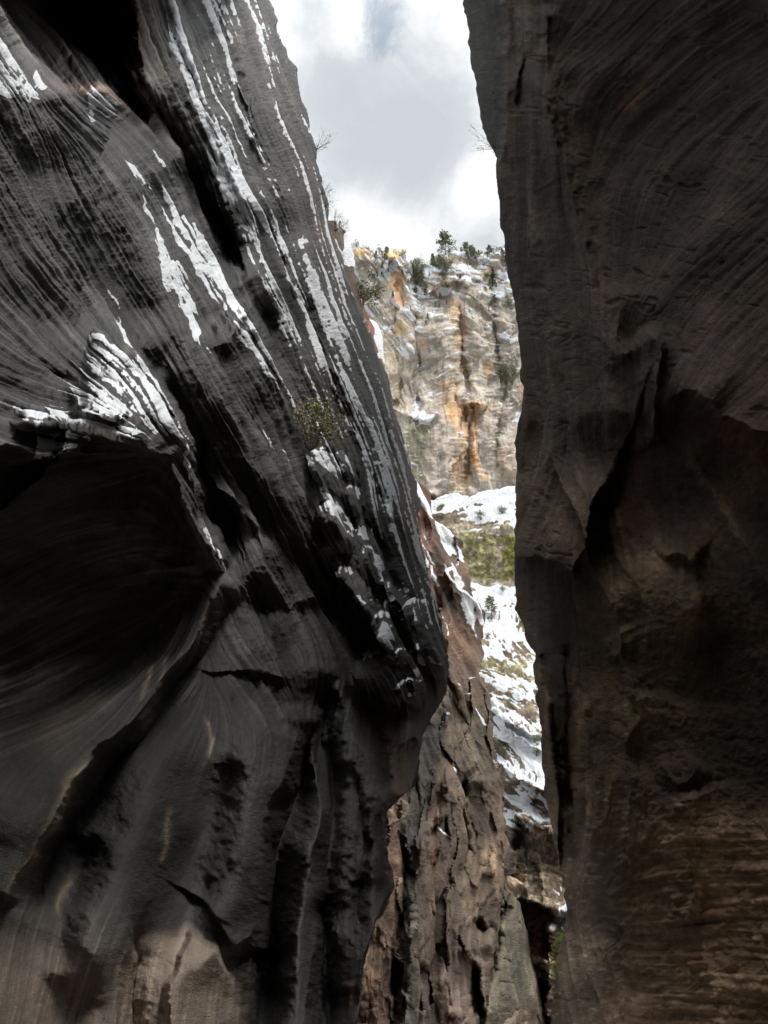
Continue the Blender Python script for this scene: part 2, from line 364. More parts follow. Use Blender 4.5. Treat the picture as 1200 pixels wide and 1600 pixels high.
    q([(-75, 740), (0, 700), (30, 700), (62, 713), (110, 706), (165, 713), (215, 710), (262, 690)], .17, 10, 60, tap=.08)      # lip, drop below
    F.blob(140, 830, 190, 100, 8, -.12, p=2.6)
    F.blob(60, 960, 240, 130, 0, -.08, p=2.4)
    q([(262, 690), (275, 740), (300, 800), (330, 860), (348, 886)], .1, 30, 6, tap=.1)
    q([(258, 760), (300, 800), (335, 850)], .04, 12, 18); q([(290, 850), (320, 870), (345, 890)], .04, 14, 14)
    q([(14, 664), (75, 676), (100, 664), (150, 668), (200, 680), (240, 690)], .10, 6, 30, tap=.15)
    q([(104, 626), (130, 634), (172, 642), (206, 650)], .08, 6, 26, tap=.15)
    q([(60, 560), (110, 590), (180, 590), (240, 640)], -.03, 14, 14)
    # ----- lower folds
    q([(348, 890), (335, 930), (318, 975), (290, 1020), (255, 1065), (215, 1112), (150, 1170), (95, 1250), (45, 1325), (12, 1420)], [.12, .14, .14, .13, .12, .11, .09, .07, .05, .03], 60, 24, tap=.04)
    q([(352, 900), (345, 950), (320, 1020), (262, 1100), (190, 1180), (130, 1260), (80, 1350), (60, 1450)], -.14, 20, 46, tap=.1)
    q([(440, 955), (430, 1010), (436, 1050), (428, 1075)], .06, 50, 10)
    q([(410, 1100), (392, 1230), (370, 1370), (352, 1470), (350, 1560)], .09, 42, 36, p=2); q([(512, 1080), (478, 1210), (450, 1320), (430, 1450), (420, 1690)], -.13, 24, 24, p=2)
    q([(484, 1230), (474, 1350), (464, 1480), (450, 1700)], .08, 22, 22, p=2); q([(528, 1080), (518, 1200), (514, 1380), (506, 1700)], -.09, 14, 16, p=1.8)
    q([(556, 1150), (576, 1280), (582, 1400), (548, 1690)], .08, 28, 28, p=2); q([(270, 1090), (225, 1260), (165, 1420), (120, 1560)], .09, 60, 50, p=2)
    q([(330, 1150), (312, 1280), (285, 1390), (258, 1490)], -.045, 40, 40, p=2, tap=.35); q([(140, 1290), (110, 1400), (90, 1520)], -.05, 30, 30, p=2)
    q([(470, 1140), (455, 1180), (430, 1230), (408, 1300), (402, 1380), (396, 1450), (375, 1475), (356, 1482)], [.04, .1, .13, .14, .14, .12, .1, .06], 55, 8, tap=.06)
    q([(520, 1050), (500, 1120), (470, 1210), (440, 1300), (425, 1420), (415, 1600)], -.16, 30, 26, tap=.1)
    q([(225, 1380), (210, 1430), (197, 1470), (190, 1520), (186, 1600), (184, 1680)], [0, .03, .08, .12, .14, .14], 90, 5, p=1.8, tap=.0)                     # near pillar, left
    q([(205, 1470), (215, 1540), (215, 1680)], -.06, 8, 30, tap=.0)
    F.poly([(258, 1750), (262, 1560), (276, 1490), (302, 1454), (345, 1478), (358, 1510), (372, 1560), (388, 1610), (404, 1750)], 5, 0, 'q', .07); F.poly([(225, 1750), (240, 1560), (262, 1500), (302, 1474), (335, 1490), (352, 1560), (372, 1750)], 34, 0, 'q', .05)           # bright foot
    q([(402, 1480), (405, 1560), (412, 1680)], -.10, 20, 20, tap=.05)
    q([(498, 1100), (490, 1180), (497, 1260), (490, 1330), (494, 1400), (495, 1470), (480, 1560), (470, 1680)], .12, 50, 5, tap=.06)
    q([(515, 1380), (505, 1480), (505, 1600)], -.07, 14, 26)
    q([(520, 1060), (545, 1110), (566, 1170), (585, 1240), (601, 1300), (613, 1384), (600, 1420), (583, 1450), (566, 1510), (556, 1600), (552, 1680)], [.03, .1, .14, .17, .19, .22, .2, .18, .16, .15, .15], 46, 5, tap=.03)
    q([(545, 1180), (560, 1260), (575, 1340), (560, 1420), (545, 1500)], -.06, 16, 14)
    q([(608, 1250), (620, 1290), (625, 1400), (615, 1500), (600, 1680)], -.16, 14, 16, tap=.1)
    q([(640, 1120), (656, 1160), (652, 1200), (640, 1235), (612, 1255)], .08, 26, 8)
    q([(560, 1060), (580, 1120), (600, 1180), (605, 1245)], -.09, 20, 20)
    # ----- knobs below the shrub
    for d_ in ((508, 742, 40, 19, 56, .07), (525, 828, 42, 25, 58, .085), (548, 782, 26, 13, 62, .05), (563, 868, 46, 14, 68, .07), (556, 938, 54, 22, 60, .08), (588, 892, 36, 13, 62, .06), (540, 735, 28, 10, 58, .05),
               (610, 1000, 46, 20, 58, .08), (597, 1060, 52, 34, 50, .08), (646, 1082, 27, 17, 60, .06), (640, 1045, 40, 14, 64, .06), (664, 1000, 66, 24, 70, .07), (622, 945, 44, 14, 66, .06), (512, 878, 40, 14, 58, .05)): F.dome(*d_)
    q([(510, 700), (535, 780), (562, 850), (585, 920), (600, 960)], -.05, 6, 8, tap=.1); q([(545, 720), (560, 790), (600, 860), (640, 960), (650, 1020)], -.06, 8, 9, tap=.1)
    q([(470, 900), (520, 930), (560, 1000), (600, 1080), (620, 1160)], -.03, 34, 30, p=1.6, tap=.15)
    q([(440, 960), (490, 930), (530, 905), (575, 960), (600, 1040)], .05, 8, 30)
    q([(480, 700), (500, 745), (515, 800), (540, 860), (570, 930), (580, 1000)], .07, 14, 6)
    F.q += (F.noise(170, 2)*.012).astype(np.float32)
    F.q = blur(F.q, 1)
    # ----- relief along the bedding
    right = sst(-40, 40, X-(330+Y*.24)); low = sst(1000, 1250, Y)
    calm = 1-.8*np.clip(np.exp(-(((X-120)/210)**2+((Y-880)/150)**2)**2)+np.exp(-(((X-300)/260)**2+((Y-1330)/190)**2)**2), 0, 1)
    gf = np.clip(1164*.96/d/6, 1, 1.6); F.h = (F.licc*3.4*(1-.88*low)+F.licm*1.6*(1-.85*low))*gf*calm+F.licf*1.45*(1-.8*low)*calm*np.sqrt(gf)+F.noise(7, 3)*.22*(1-.6*right)*(1-.5*low)+F.noise(34, 3)*.8*(1-.8*right)*(1-.85*low)
    F.h *= 1-.8*np.exp(-np.abs(lineat(SIL_L, Y)-X)/16)
    # ----- colour
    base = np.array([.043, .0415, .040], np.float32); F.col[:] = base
    F.poly([(-260, 740), (250, 720), (420, 900), (560, 960), (700, 1080), (640, 1400), (400, 1420), (-260, 1420)], 90, 0, 'col', .9, val=(.0155, .015, .014))  # lower wall painted darker, imitating the shade deep in the slot
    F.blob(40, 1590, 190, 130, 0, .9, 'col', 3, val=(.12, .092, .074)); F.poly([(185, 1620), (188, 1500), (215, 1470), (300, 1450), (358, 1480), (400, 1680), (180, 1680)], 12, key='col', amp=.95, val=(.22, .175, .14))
    F.poly([(-260, 1040), (60, 1040), (160, 1090), (90, 1180), (-260, 1210)], 40, key='col', amp=.6, val=(.08, .064, .052))
    F.poly([(350, 1180), (600, 1200), (640, 1700), (400, 1700)], 60, key='col', amp=.55, val=(.055, .05, .045))
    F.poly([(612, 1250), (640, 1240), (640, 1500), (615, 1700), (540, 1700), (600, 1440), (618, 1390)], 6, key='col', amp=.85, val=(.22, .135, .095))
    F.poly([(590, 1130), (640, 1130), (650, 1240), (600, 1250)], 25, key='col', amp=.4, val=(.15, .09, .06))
    F.poly([(500, 330), (560, 400), (700, 800), (640, 860), (600, 640), (540, 470)], 14, 8, key='col', amp=.5, val=(.095, .065, .055))
    F.poly([(360, 30), (430, 0), (520, 330), (500, 400), (420, 230)], 20, 14, key='col', amp=.45, val=(.085, .066, .06))
    F.blob(120, 880, 230, 150, 0, .9, 'col', 3, val=(.095, .088, .08)); F.blob(90, 30, 110, 90, 30, .8, 'col', 3, val=(.09, .082, .074))  # alcove and top recess painted paler, standing in for bounced light
    F.blob(150, 150, 60, 14, 20, .6, 'col', val=(.16, .09, .06))
    F.blob(215, 80, 30, 90, -8, .5, 'col', val=(.14, .10, .075))
    for p, w in (([(332, 925), (318, 975), (290, 1020), (277, 1050)], 3), ([(262, 1020), (255, 1060), (240, 1095), (205, 1130)], 4), ([(150, 1160), (120, 1205), (95, 1260), (60, 1310), (30, 1370), (12, 1430)], 8),
                 ([(268, 1248), (262, 1290), (252, 1330), (243, 1360)], 4), ([(235, 1040), (225, 1080), (215, 1100)], 3), ([(314, 1108), (325, 1140), (335, 1190)], 2.4), ([(110, 1350), (98, 1400), (95, 1440)], 3),
                 ([(200, 540), (205, 560)], 3), ([(554, 1490), (548, 1540), (545, 1590)], 3)):
        F.ridge(p, .75, w*1.1, w*1.1, 1.5, .3, 'col', val=(.19, .15, .105)); F.ridge(p, .9, w, w, 2, .15, 'h')
    tone = np.exp(.28*F.licm+.36*F.licf+.16*F.licc+.12*F.noise(40, 4)); tone = 1+(tone-1)*(1-.6*low); tone = 1+(tone-1)*np.maximum(calm, .45); F.col *= tone[..., None]
    # ----- snow
    F.halo = np.zeros(F.sh, np.float32)
    def S(pts, sf=1.6, rg=2.2): F.poly(pts, sf, rg, 'snow', .95); F.poly(pts, 9, 4, 'halo', .50)
    S([(0, 62), (28, 88), (50, 105), (62, 95), (80, 130), (70, 143), (45, 156), (20, 148), (-10, 140), (-40, 60)], 1.6, 4)
    S([(138, 148), (150, 150), (178, 178), (176, 190), (162, 200), (152, 190), (141, 196)], 1.4, 2.2)
    S([(182, 236), (205, 264), (232, 310), (252, 360), (270, 402), (292, 440), (314, 493), (318, 518), (308, 530), (299, 500), (284, 478), (270, 450), (262, 457), (258, 400), (243, 350), (222, 318), (206, 290)], 1.4, 2.4)
    S([(234, 236), (247, 256), (264, 300), (292, 348), (332, 400), (366, 450), (385, 495), (380, 512), (352, 488), (322, 462), (300, 438), (280, 390), (262, 340)], 1.5, 3.4)
    S([(252, -70), (275, 10), (300, 90), (330, 170), (372, 250), (402, 300), (412, 372), (405, 388), (388, 372), (368, 335), (350, 270), (322, 200), (292, 120), (266, 50), (240, -70)], 1.6, 6)
    S([(178, 445), (192, 462), (203, 500), (212, 545), (200, 540), (188, 490)], 1.4, 1.6)
    S([(138, 524), (168, 530), (205, 548), (240, 590), (275, 640), (291, 684), (286, 692), (262, 668), (238, 622), (212, 592), (178, 566), (150, 548)], 1.4, 2.5)
    S([(108, 600), (150, 606), (187, 616), (218, 640), (205, 648), (172, 640), (130, 632)], 1.8, 3.2)
    S([(40, 652), (95, 644), (150, 650), (200, 660), (236, 676), (200, 676), (150, 666), (95, 658)], 1.4, 1.3)
    S([(20, 652), (45, 651), (65, 664), (78, 678), (60, 676), (35, 665)], 1.4, 1.2)
    S([(62, 690), (95, 675), (130, 667), (157, 675), (140, 690), (105, 700), (80, 706), (60, 714)], 1.6, 1.6)
    S([(286, 684), (296, 720), (305, 750), (300, 752), (290, 725)], 1, 1); S([(326, 832), (336, 855), (348, 884), (342, 882), (332, 856)], 1, .6)
    for pts in ([(482, 698), (500, 712), (520, 738), (528, 752), (512, 742), (496, 726)], [(503, 775), (522, 782), (545, 810), (556, 842), (540, 832), (522, 806), (506, 800)], [(530, 705), (545, 725), (548, 745), (536, 732)],
                [(560, 826), (572, 825), (576, 850), (570, 848)], [(585, 862), (598, 876), (608, 892), (600, 900), (588, 884)], [(604, 922), (618, 935), (626, 958), (616, 962), (604, 942)], [(552, 930), (560, 928), (568, 942), (562, 946)],
                [(597, 968), (612, 976), (620, 1010), (612, 1012), (602, 1000), (584, 993)], [(640, 1042), (650, 1046), (655, 1070), (662, 1085), (654, 1078), (642, 1056)], [(643, 1080), (654, 1080), (652, 1088), (644, 1088)],
                [(646, 1012), (656, 1030), (662, 1045), (652, 1036)], [(655, 1012), (668, 1024), (680, 1040), (668, 1036)], [(545, 752), (556, 762), (562, 786), (552, 778)], [(604, 962), (600, 950), (612, 975)], [(666, 908), (684, 940), (696, 990), (684, 970), (672, 935)],
                [(640, 905), (650, 930), (652, 960), (644, 940)]):
        S(pts, 1.2, 1.0)
    F.sd[:] = 0
    F.poly([(250, -80), (420, -80), (500, 240), (560, 470), (640, 740), (690, 960), (650, 940), (600, 830), (520, 660), (440, 520), (400, 430), (380, 330), (330, 180)], 30, 0, 'sd', 1.0)
    F.poly([(100, 540), (240, 590), (300, 700), (200, 700), (60, 650)], 25, 0, 'sd', .8)
    F.poly([(380, 470), (460, 640), (420, 700), (300, 540)], 30, 0, 'sd', .8); F.poly([(480, 680), (560, 700), (700, 960), (690, 1090), (600, 1090), (500, 860)], 14, 0, 'sd', 1.0)
    # thin snow caught on the bedding of the big slab
    dens = np.zeros(F.sh, np.float32)
    def D(pts, soft, a):
        t = F.snow.copy(); F.snow[:] = 0; F.poly(pts, soft, 0, 'snow', a); dens[:] = np.maximum(dens, F.snow); F.snow[:] = t
    D([(240, -80), (420, -80), (500, 230), (560, 460), (640, 720), (690, 980), (640, 960), (600, 860), (520, 700), (470, 560), (420, 450), (380, 300), (300, 120)], 26, .45)
    D([(400, 240), (450, 330), (540, 520), (600, 660), (630, 800), (600, 800), (540, 660), (470, 500), (420, 380)], 22, .70)
    D([(330, 0), (370, 60), (400, 160), (420, 260), (390, 230), (350, 110)], 18, .62); D([(300, 100), (370, 240), (430, 400), (480, 560), (440, 520), (380, 400), (330, 280)], 16, .58)
    D([(384, 470), (420, 520), (465, 640), (440, 620), (390, 560), (360, 540)], 14, .62); D([(390, 650), (430, 680), (450, 720), (425, 700)], 10, .6); D([(290, 520), (310, 500), (330, 520), (345, 570)], 12, .4)
    D([(140, 540), (260, 620), (290, 690), (250, 680), (180, 640), (130, 590)], 18, .68); D([(640, 830), (690, 950), (700, 1010), (670, 960)], 10, .55); D([(480, 640), (520, 700), (540, 760), (500, 730)], 10, .5)
    F.snow *= .12+.88*np.clip(1.0+(F.licf*.9+F.licm*.5+F.noise(12, 3)*.35)*.9, 0, 1)
    dens = np.maximum(dens, F.halo)
    rr_ = sst(430, 520, X); F_sp = F.noise(4, 1)
    nn = (-.35*F.licm+.45*F.licf+.15*F_sp)*rr_+(1.1*F.licf+.6*F.licm+.3*F.noise(14, 3)+.2*F.licc+.25*F.noise(4, 1)); nn = nn/nn.std()
    from math import erf
    thr = np.interp(dens, [0, .1, .2, .36, .5, .62, .75, 1], [9, 2.4, 1.5, 1.0, .6, .2, -.2, -1])
    F.snow = np.maximum(F.snow, np.clip(.5+(nn-thr)*1.1, 0, 1)*.96)
    # mesh
    ys = np.concatenate([np.linspace(-500, -80, 26)[:-1], np.arange(-80, 1680, 1.15)])
    c_out = np.linspace(-700, -203, 22)[:-1]; t = np.linspace(0, 1, 800)
    sil = lineat(SIL_L, ys)+np.interp(ys, F.ys, F.noise(26, 4)[:, 5])*1.6
    inn = -202+t[None, :]*(sil[:, None]+202)
    GX = np.concatenate([np.repeat(c_out[None], len(ys), 0), inn, sil[:, None]+np.array([[1.2, 1.0, -2, -8, -30, -80]])], 1)
    GY = np.repeat(ys[:, None], GX.shape[1], 1)
    # base distance continues outside the sampled area: clamp gives the edge value, so rescale by the plane
    cx = np.clip(GX, F.x0, F.xs[-1]); cy = np.clip(GY, F.y0, F.ys[-1])
    dd = lambda x, y: np.sqrt(np.maximum(((545+y*.2921)-x)*.960, 8)**2+22**2)
    zm = dd(cx, cy)/dd(GX, GY); zm[:, -6:] = zm[:, -7:-6]*np.array([[1.01, 1.04, 1.1, 1.25, 1.6, 2.4]])
    mat = rock_material('dark_varnished_shaded_sandstone', 1.0, .30, rough=.6, spec=.35)  # albedo holds the varnish colour plus painted shade
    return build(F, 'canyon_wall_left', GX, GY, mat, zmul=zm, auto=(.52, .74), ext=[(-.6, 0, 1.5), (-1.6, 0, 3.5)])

# ================================================================== RIGHT WALL (near)
SIL_R = [(660, -900), (712, -200), (728, 0), (733, 60), (745, 130), (756, 200), (766, 225), (777, 246), (777, 275), (782, 330), (792, 400), (800, 440), (807, 490), (815, 560), (820, 602), (815, 640), (808, 690), (806, 760), (806, 800),
         (806, 850), (806, 870), (806, 905), (808, 950), (822, 990), (838, 1022), (842, 1080), (845, 1130), (850, 1200), (855, 1250), (862, 1300), (872, 1340), (882, 1385), (888, 1420), (881, 1455), (870, 1510), (862, 1580), (858, 1700)]
def right_wall():
    F = Field(700, 1450, -75, 1680, 1.25, 23); X, Y = F.X, F.Y
    base = lambda x, y: np.sqrt(np.maximum((x-(640+y*.086))*.996, 8)**2+25**2)
    F.q = np.log(2800/base(X, Y)).astype(np.float32)
    F.flow([[(810, 0), (806, 200), (830, 500), (850, 700)], [(860, 150), (900, 400), (940, 600)], [(790, 100), (790, 400), (815, 600)], [(930, 500), (930, 700), (960, 850)],
            [(1000, 520), (1100, 420), (1200, 330)], [(1040, 620), (1120, 530), (1210, 440)], [(1100, 660), (1210, 560)], [(900, 330), (1000, 200), (1200, 60)], [(880, 120), (960, 60)],
            [(820, 800), (850, 720), (860, 680)], [(840, 860), (880, 780)], [(1010, 500), (1020, 620), (1015, 720)], [(1060, 680), (1110, 770), (1200, 920)], [(880, 900), (900, 1100), (905, 1300)],
            [(850, 1000), (860, 1300)], [(1050, 880), (1040, 1000), (1000, 1150)], [(960, 1000), (985, 1200), (950, 1330)], [(1000, 1400), (1200, 1390)], [(950, 1480), (1200, 1470)], [(1000, 1570), (1210, 1565)], [(1000, 1300), (1200, 1290)],
            [(900, 1450), (930, 1600)], [(1100, 1100), (1200, 1060)], [(1150, 800), (1160, 1000)]])
    F.lics(50, 45, 28)
    def q(pts, amp, wl, wr, p=1.0, tap=.2): F.ridge(pts, np.array(amp)*1.05, wl, wr, p, tap)
    q([(790, -75), (790, 60), (788, 140), (783, 200), (777, 255), (774, 285)], .22, 4, 90, tap=.0)             # front fin over the dark upper slab
    q([(834, 72), (820, 105), (808, 140), (805, 180)], -.05, 6, 20); q([(835, 72), (848, 150), (870, 225), (898, 310), (925, 400), (946, 510), (958, 600), (960, 700)], .10, 120, 34, tap=.1)
    q([(850, 0), (856, 60), (858, 110)], .05, 12, 12)
    F.blob(1030, 250, 180, 240, 25, -.10, p=2.2); F.blob(1110, 60, 200, 120, 10, -.05, p=2.2)
    q([(1240, 240), (1120, 340), (1060, 400), (1010, 480), (985, 520)], .06, 60, 60, p=1.8)
    q([(985, 440), (970, 490), (965, 530), (985, 570)], .06, 20, 30)
    q([(1010, 500), (1032, 545), (1026, 600), (1016, 650), (1018, 712)], .10, 30, 12, tap=.12)
    q([(1022, 640), (1040, 622), (1072, 612), (1105, 632), (1122, 655), (1160, 662), (1300, 700)], .19, 9, 110, tap=.2)     # arch over the alcove
    F.blob(1130, 750, 130, 120, 30, -.13, p=2.6)
    q([(1062, 685), (1090, 730), (1122, 785), (1160, 850), (1200, 905), (1260, 980)], .07, 22, 40, tap=.1)
    F.blob(1180, 1080, 120, 200, 0, -.09, p=2.4)
    q([(1036, 880), (1050, 868), (1075, 868), (1095, 880)], .06, 5, 26); F.blob(1060, 950, 40, 90, 5, .06, p=2.5)
    q([(945, 640), (950, 760), (960, 860), (985, 930)], -.05, 45, 45, p=1.8)
    q([(885, 700), (930, 800), (985, 900), (1010, 980), (1000, 1040)], .05, 12, 40)
    # diagonal crease of the lower left face
    q([(826, 600), (836, 630), (850, 668), (866, 720), (880, 762), (897, 800), (910, 850), (935, 920), (960, 985), (985, 1060), (992, 1110)], [0, .06, .14, .2, .22, .22, .2, .16, .12, .07, 0], 5, 50, tap=0)
    q([(806, 868), (825, 872), (845, 872), (862, 878), (890, 893), (915, 900)], .3, 8, 130, tap=.25)            # lip, undercut below
    F.blob(858, 950, 55, 80, 20, -.14, p=3)
    q([(833, 660), (822, 700), (818, 760)], -.05, 8, 14); q([(875, 905), (890, 950), (900, 1000), (912, 1080), (922, 1200), (926, 1330)], .12, 5, 30, tap=.08)
    q([(900, 920), (905, 1000), (918, 1100)], -.05, 10, 10)
    q([(842, 1000), (858, 1100), (866, 1200), (872, 1290), (880, 1370)], .07, 20, 6, tap=.06); q([(880, 1000), (890, 1100), (888, 1200), (895, 1290), (905, 1360)], -.12, 16, 12, tap=.06)
    q([(940, 990), (950, 1010), (968, 1030)], .07, 4, 24); q([(985, 1030), (990, 1080), (980, 1130), (985, 1180)], .05, 10, 14)
    q([(1010, 1070), (1000, 1120), (985, 1150), (984, 1200), (983, 1250), (976, 1300), (968, 1320), (956, 1400), (946, 1500), (932, 1620), (925, 1680)], [.04, .09, .1, .12, .13, .13, .13, .12, .1, .1, .1], 26, 90, tap=.03)
    q([(905, 1400), (920, 1330), (950, 1250), (975, 1170)], .05, 20, 30)
    q([(1062, 1230), (1068, 1270), (1072, 1340), (1080, 1420), (1100, 1490), (1115, 1560), (1130, 1680)], .085, 18, 46, tap=.05)
    q([(1040, 1275), (1055, 1262), (1068, 1262)], .05, 8, 10); q([(1030, 1180), (1060, 1220), (1100, 1180)], .04, 20, 20)
    q([(905, 1360), (900, 1400), (890, 1440)], .06, 14, 20)
    F.q += (F.noise(170, 2)*.014).astype(np.float32); F.q = blur(F.q, 1)
    low = sst(1150, 1350, Y)*sst(900, 1000, X); pit = np.clip(F.noise(14, 3, 1.6, .8)-1.4, 0, 2)
    gf = np.clip(1164/base(X, Y)/6, 1, 1.6); F.h = (F.licc*2.0+F.licm*(.75+.6*low))*gf+F.licf*(.45+.35*low)+F.noise(8, 3)*(.2+.6*low)+F.noise(36, 3, 1.5, .8)*(.4+1.3*low)-pit*1.6
    calm = 1-.7*np.clip(np.exp(-(((X-1110)/170)**2+((Y-1120)/230)**2)**2)+.8*np.exp(-(((X-1130)/130)**2+((Y-760)/120)**2)**2), 0, 1)
    F.h = F.h*calm+(1-calm)*(F.noise(9, 3)*1.3+F.noise(30, 3)*1.5)
    F.h *= 1-.85*np.exp(-np.abs(lineat(SIL_R, Y)-X)/16)
    b = np.array([.066, .052, .042], np.float32); F.col[:] = b
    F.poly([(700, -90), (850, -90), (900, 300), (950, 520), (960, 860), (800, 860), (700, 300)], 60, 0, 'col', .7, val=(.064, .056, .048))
    F.poly([(940, 850), (1110, 830), (1080, 1050), (1000, 1300), (940, 1320), (900, 1000)], 40, 0, 'col', .75, val=(.17, .135, .092))
    F.poly([(960, 1300), (1500, 1250), (1500, 1700), (930, 1700)], 70, 0, 'col', .9, val=(.46, .355, .26))  # lower right painted paler to make up for weak light there
    F.poly([(905, 1300), (960, 1330), (930, 1700), (850, 1700), (885, 1440)], 20, 0, 'col', .8, val=(.16, .142, .122))
    F.poly([(1080, 560), (1500, 300), (1500, 700), (1120, 660)], 40, 0, 'col', .6, val=(.12, .098, .09))
    F.poly([(850, -120), (1500, -120), (1500, 330), (1050, 400), (960, 450), (900, 300)], 70, 0, 'col', .8, val=(.042, .034, .029))  # hollow right of the crease: shade painted into the colour
    F.poly([(700, -120), (786, -120), (787, 80), (780, 190), (773, 262), (760, 240), (700, 60)], 3, 0, 'col', .9, val=(.022, .021, .020))  # upper back slab: painted shade behind the front fin
    F.poly([(790, -120), (832, -120), (834, 70), (812, 130), (800, 220), (786, 300), (777, 275), (785, 190), (792, 80)], 5, 2, 'col', .85, val=(.125, .108, .09))  # column edge painted paler, as if lit
    F.poly([(815, 610), (832, 628), (848, 668), (864, 720), (878, 762), (893, 800), (906, 850), (890, 885), (850, 868), (800, 864)], 5, 2, 'col', .8, val=(.15, .12, .098))  # lower left face: light painted into the colour
    F.poly([(800, 876), (850, 880), (890, 900), (895, 960), (880, 1010), (850, 1000), (810, 960)], 8, 0, 'col', .8, val=(.035, .03, .026))  # painted shade in the undercut below the lip
    F.poly([(840, 620), (870, 640), (930, 780), (960, 880), (930, 900), (905, 830), (880, 750), (860, 680)], 10, 0, 'col', .7, val=(.045, .042, .037))  # strip beside the crease painted dark, as if shaded
    F.blob(985, 800, 50, 60, 0, .5, 'col', val=(.13, .075, .065)); F.blob(880, 800, 30, 70, 25, .7, 'col', val=(.24, .19, .14)); F.blob(850, 720, 60, 90, 20, .5, 'col', val=(.16, .135, .11))
    F.blob(995, 155, 30, 8, -50, .6, 'col', val=(.25, .14, .07)); F.blob(1160, 690, 80, 26, 20, .5, 'col', val=(.16, .075, .06))
    F.ridge([(1014, 640), (1018, 680), (1026, 712)], .8, 4, 4, 2, .2, 'col', val=(.28, .17, .10))
    F.ridge([(1075, 700), (1105, 760), (1140, 810), (1165, 870)], .7, 8, 8, 2, .3, 'col', val=(.20, .165, .12))
    F.poly([(842, 1040), (856, 1040), (872, 1300), (862, 1300)], 6, 2, 'col', .8, val=(.24, .20, .15)); F.poly([(900, 1020), (915, 1100), (920, 1250), (912, 1330), (900, 1200)], 5, 2, 'col', .8, val=(.25, .19, .13))
    spk = np.clip(F.noise(5, 2, 1.6, .8)-1.5, 0, 1)*sst(1150, 1300, Y)*.5; F.col += spk[..., None]*np.array([.3, .27, .24], np.float32)
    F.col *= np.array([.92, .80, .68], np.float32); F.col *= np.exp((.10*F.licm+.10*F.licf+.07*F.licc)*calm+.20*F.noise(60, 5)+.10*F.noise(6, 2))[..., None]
    F.snow[:] = 0; F.sd[:] = 0
    ys = np.concatenate([np.linspace(-170, -80, 12)[:-1], np.arange(-80, 1680, 1.3)])
    t = np.linspace(0, 1, 520); sil = lineat(SIL_R, ys)+np.interp(ys, F.ys, F.noise(24, 4)[:, 5])*1.2
    inn = sil[:, None]+t[None]*(1446-sil[:, None]); c_out = np.linspace(1447, 1900, 20)[1:]
    GX = np.concatenate([sil[:, None]+np.array([[80, 30, 8, 2, -1.0, -1.2]]), inn, np.repeat(c_out[None], len(ys), 0)], 1); GY = np.repeat(ys[:, None], GX.shape[1], 1)
    cx = np.clip(GX, F.x0, F.xs[-1]); cy = np.clip(GY, F.y0, F.ys[-1]); zm = base(cx, cy)/base(GX, GY)
    zm[:, :6] = zm[:, 6:7]*np.array([[2.4, 1.6, 1.25, 1.1, 1.04, 1.01]])
    mat = rock_material('brown_varnished_shaded_sandstone', 1.0, .34)  # albedo carries varnish tones and painted light and shade
    return build(F, 'canyon_wall_right', GX, GY, mat, zmul=zm, auto=(2, 3), ext=[(-0.1, 0, .5), (-.3, 0, 1.5)])

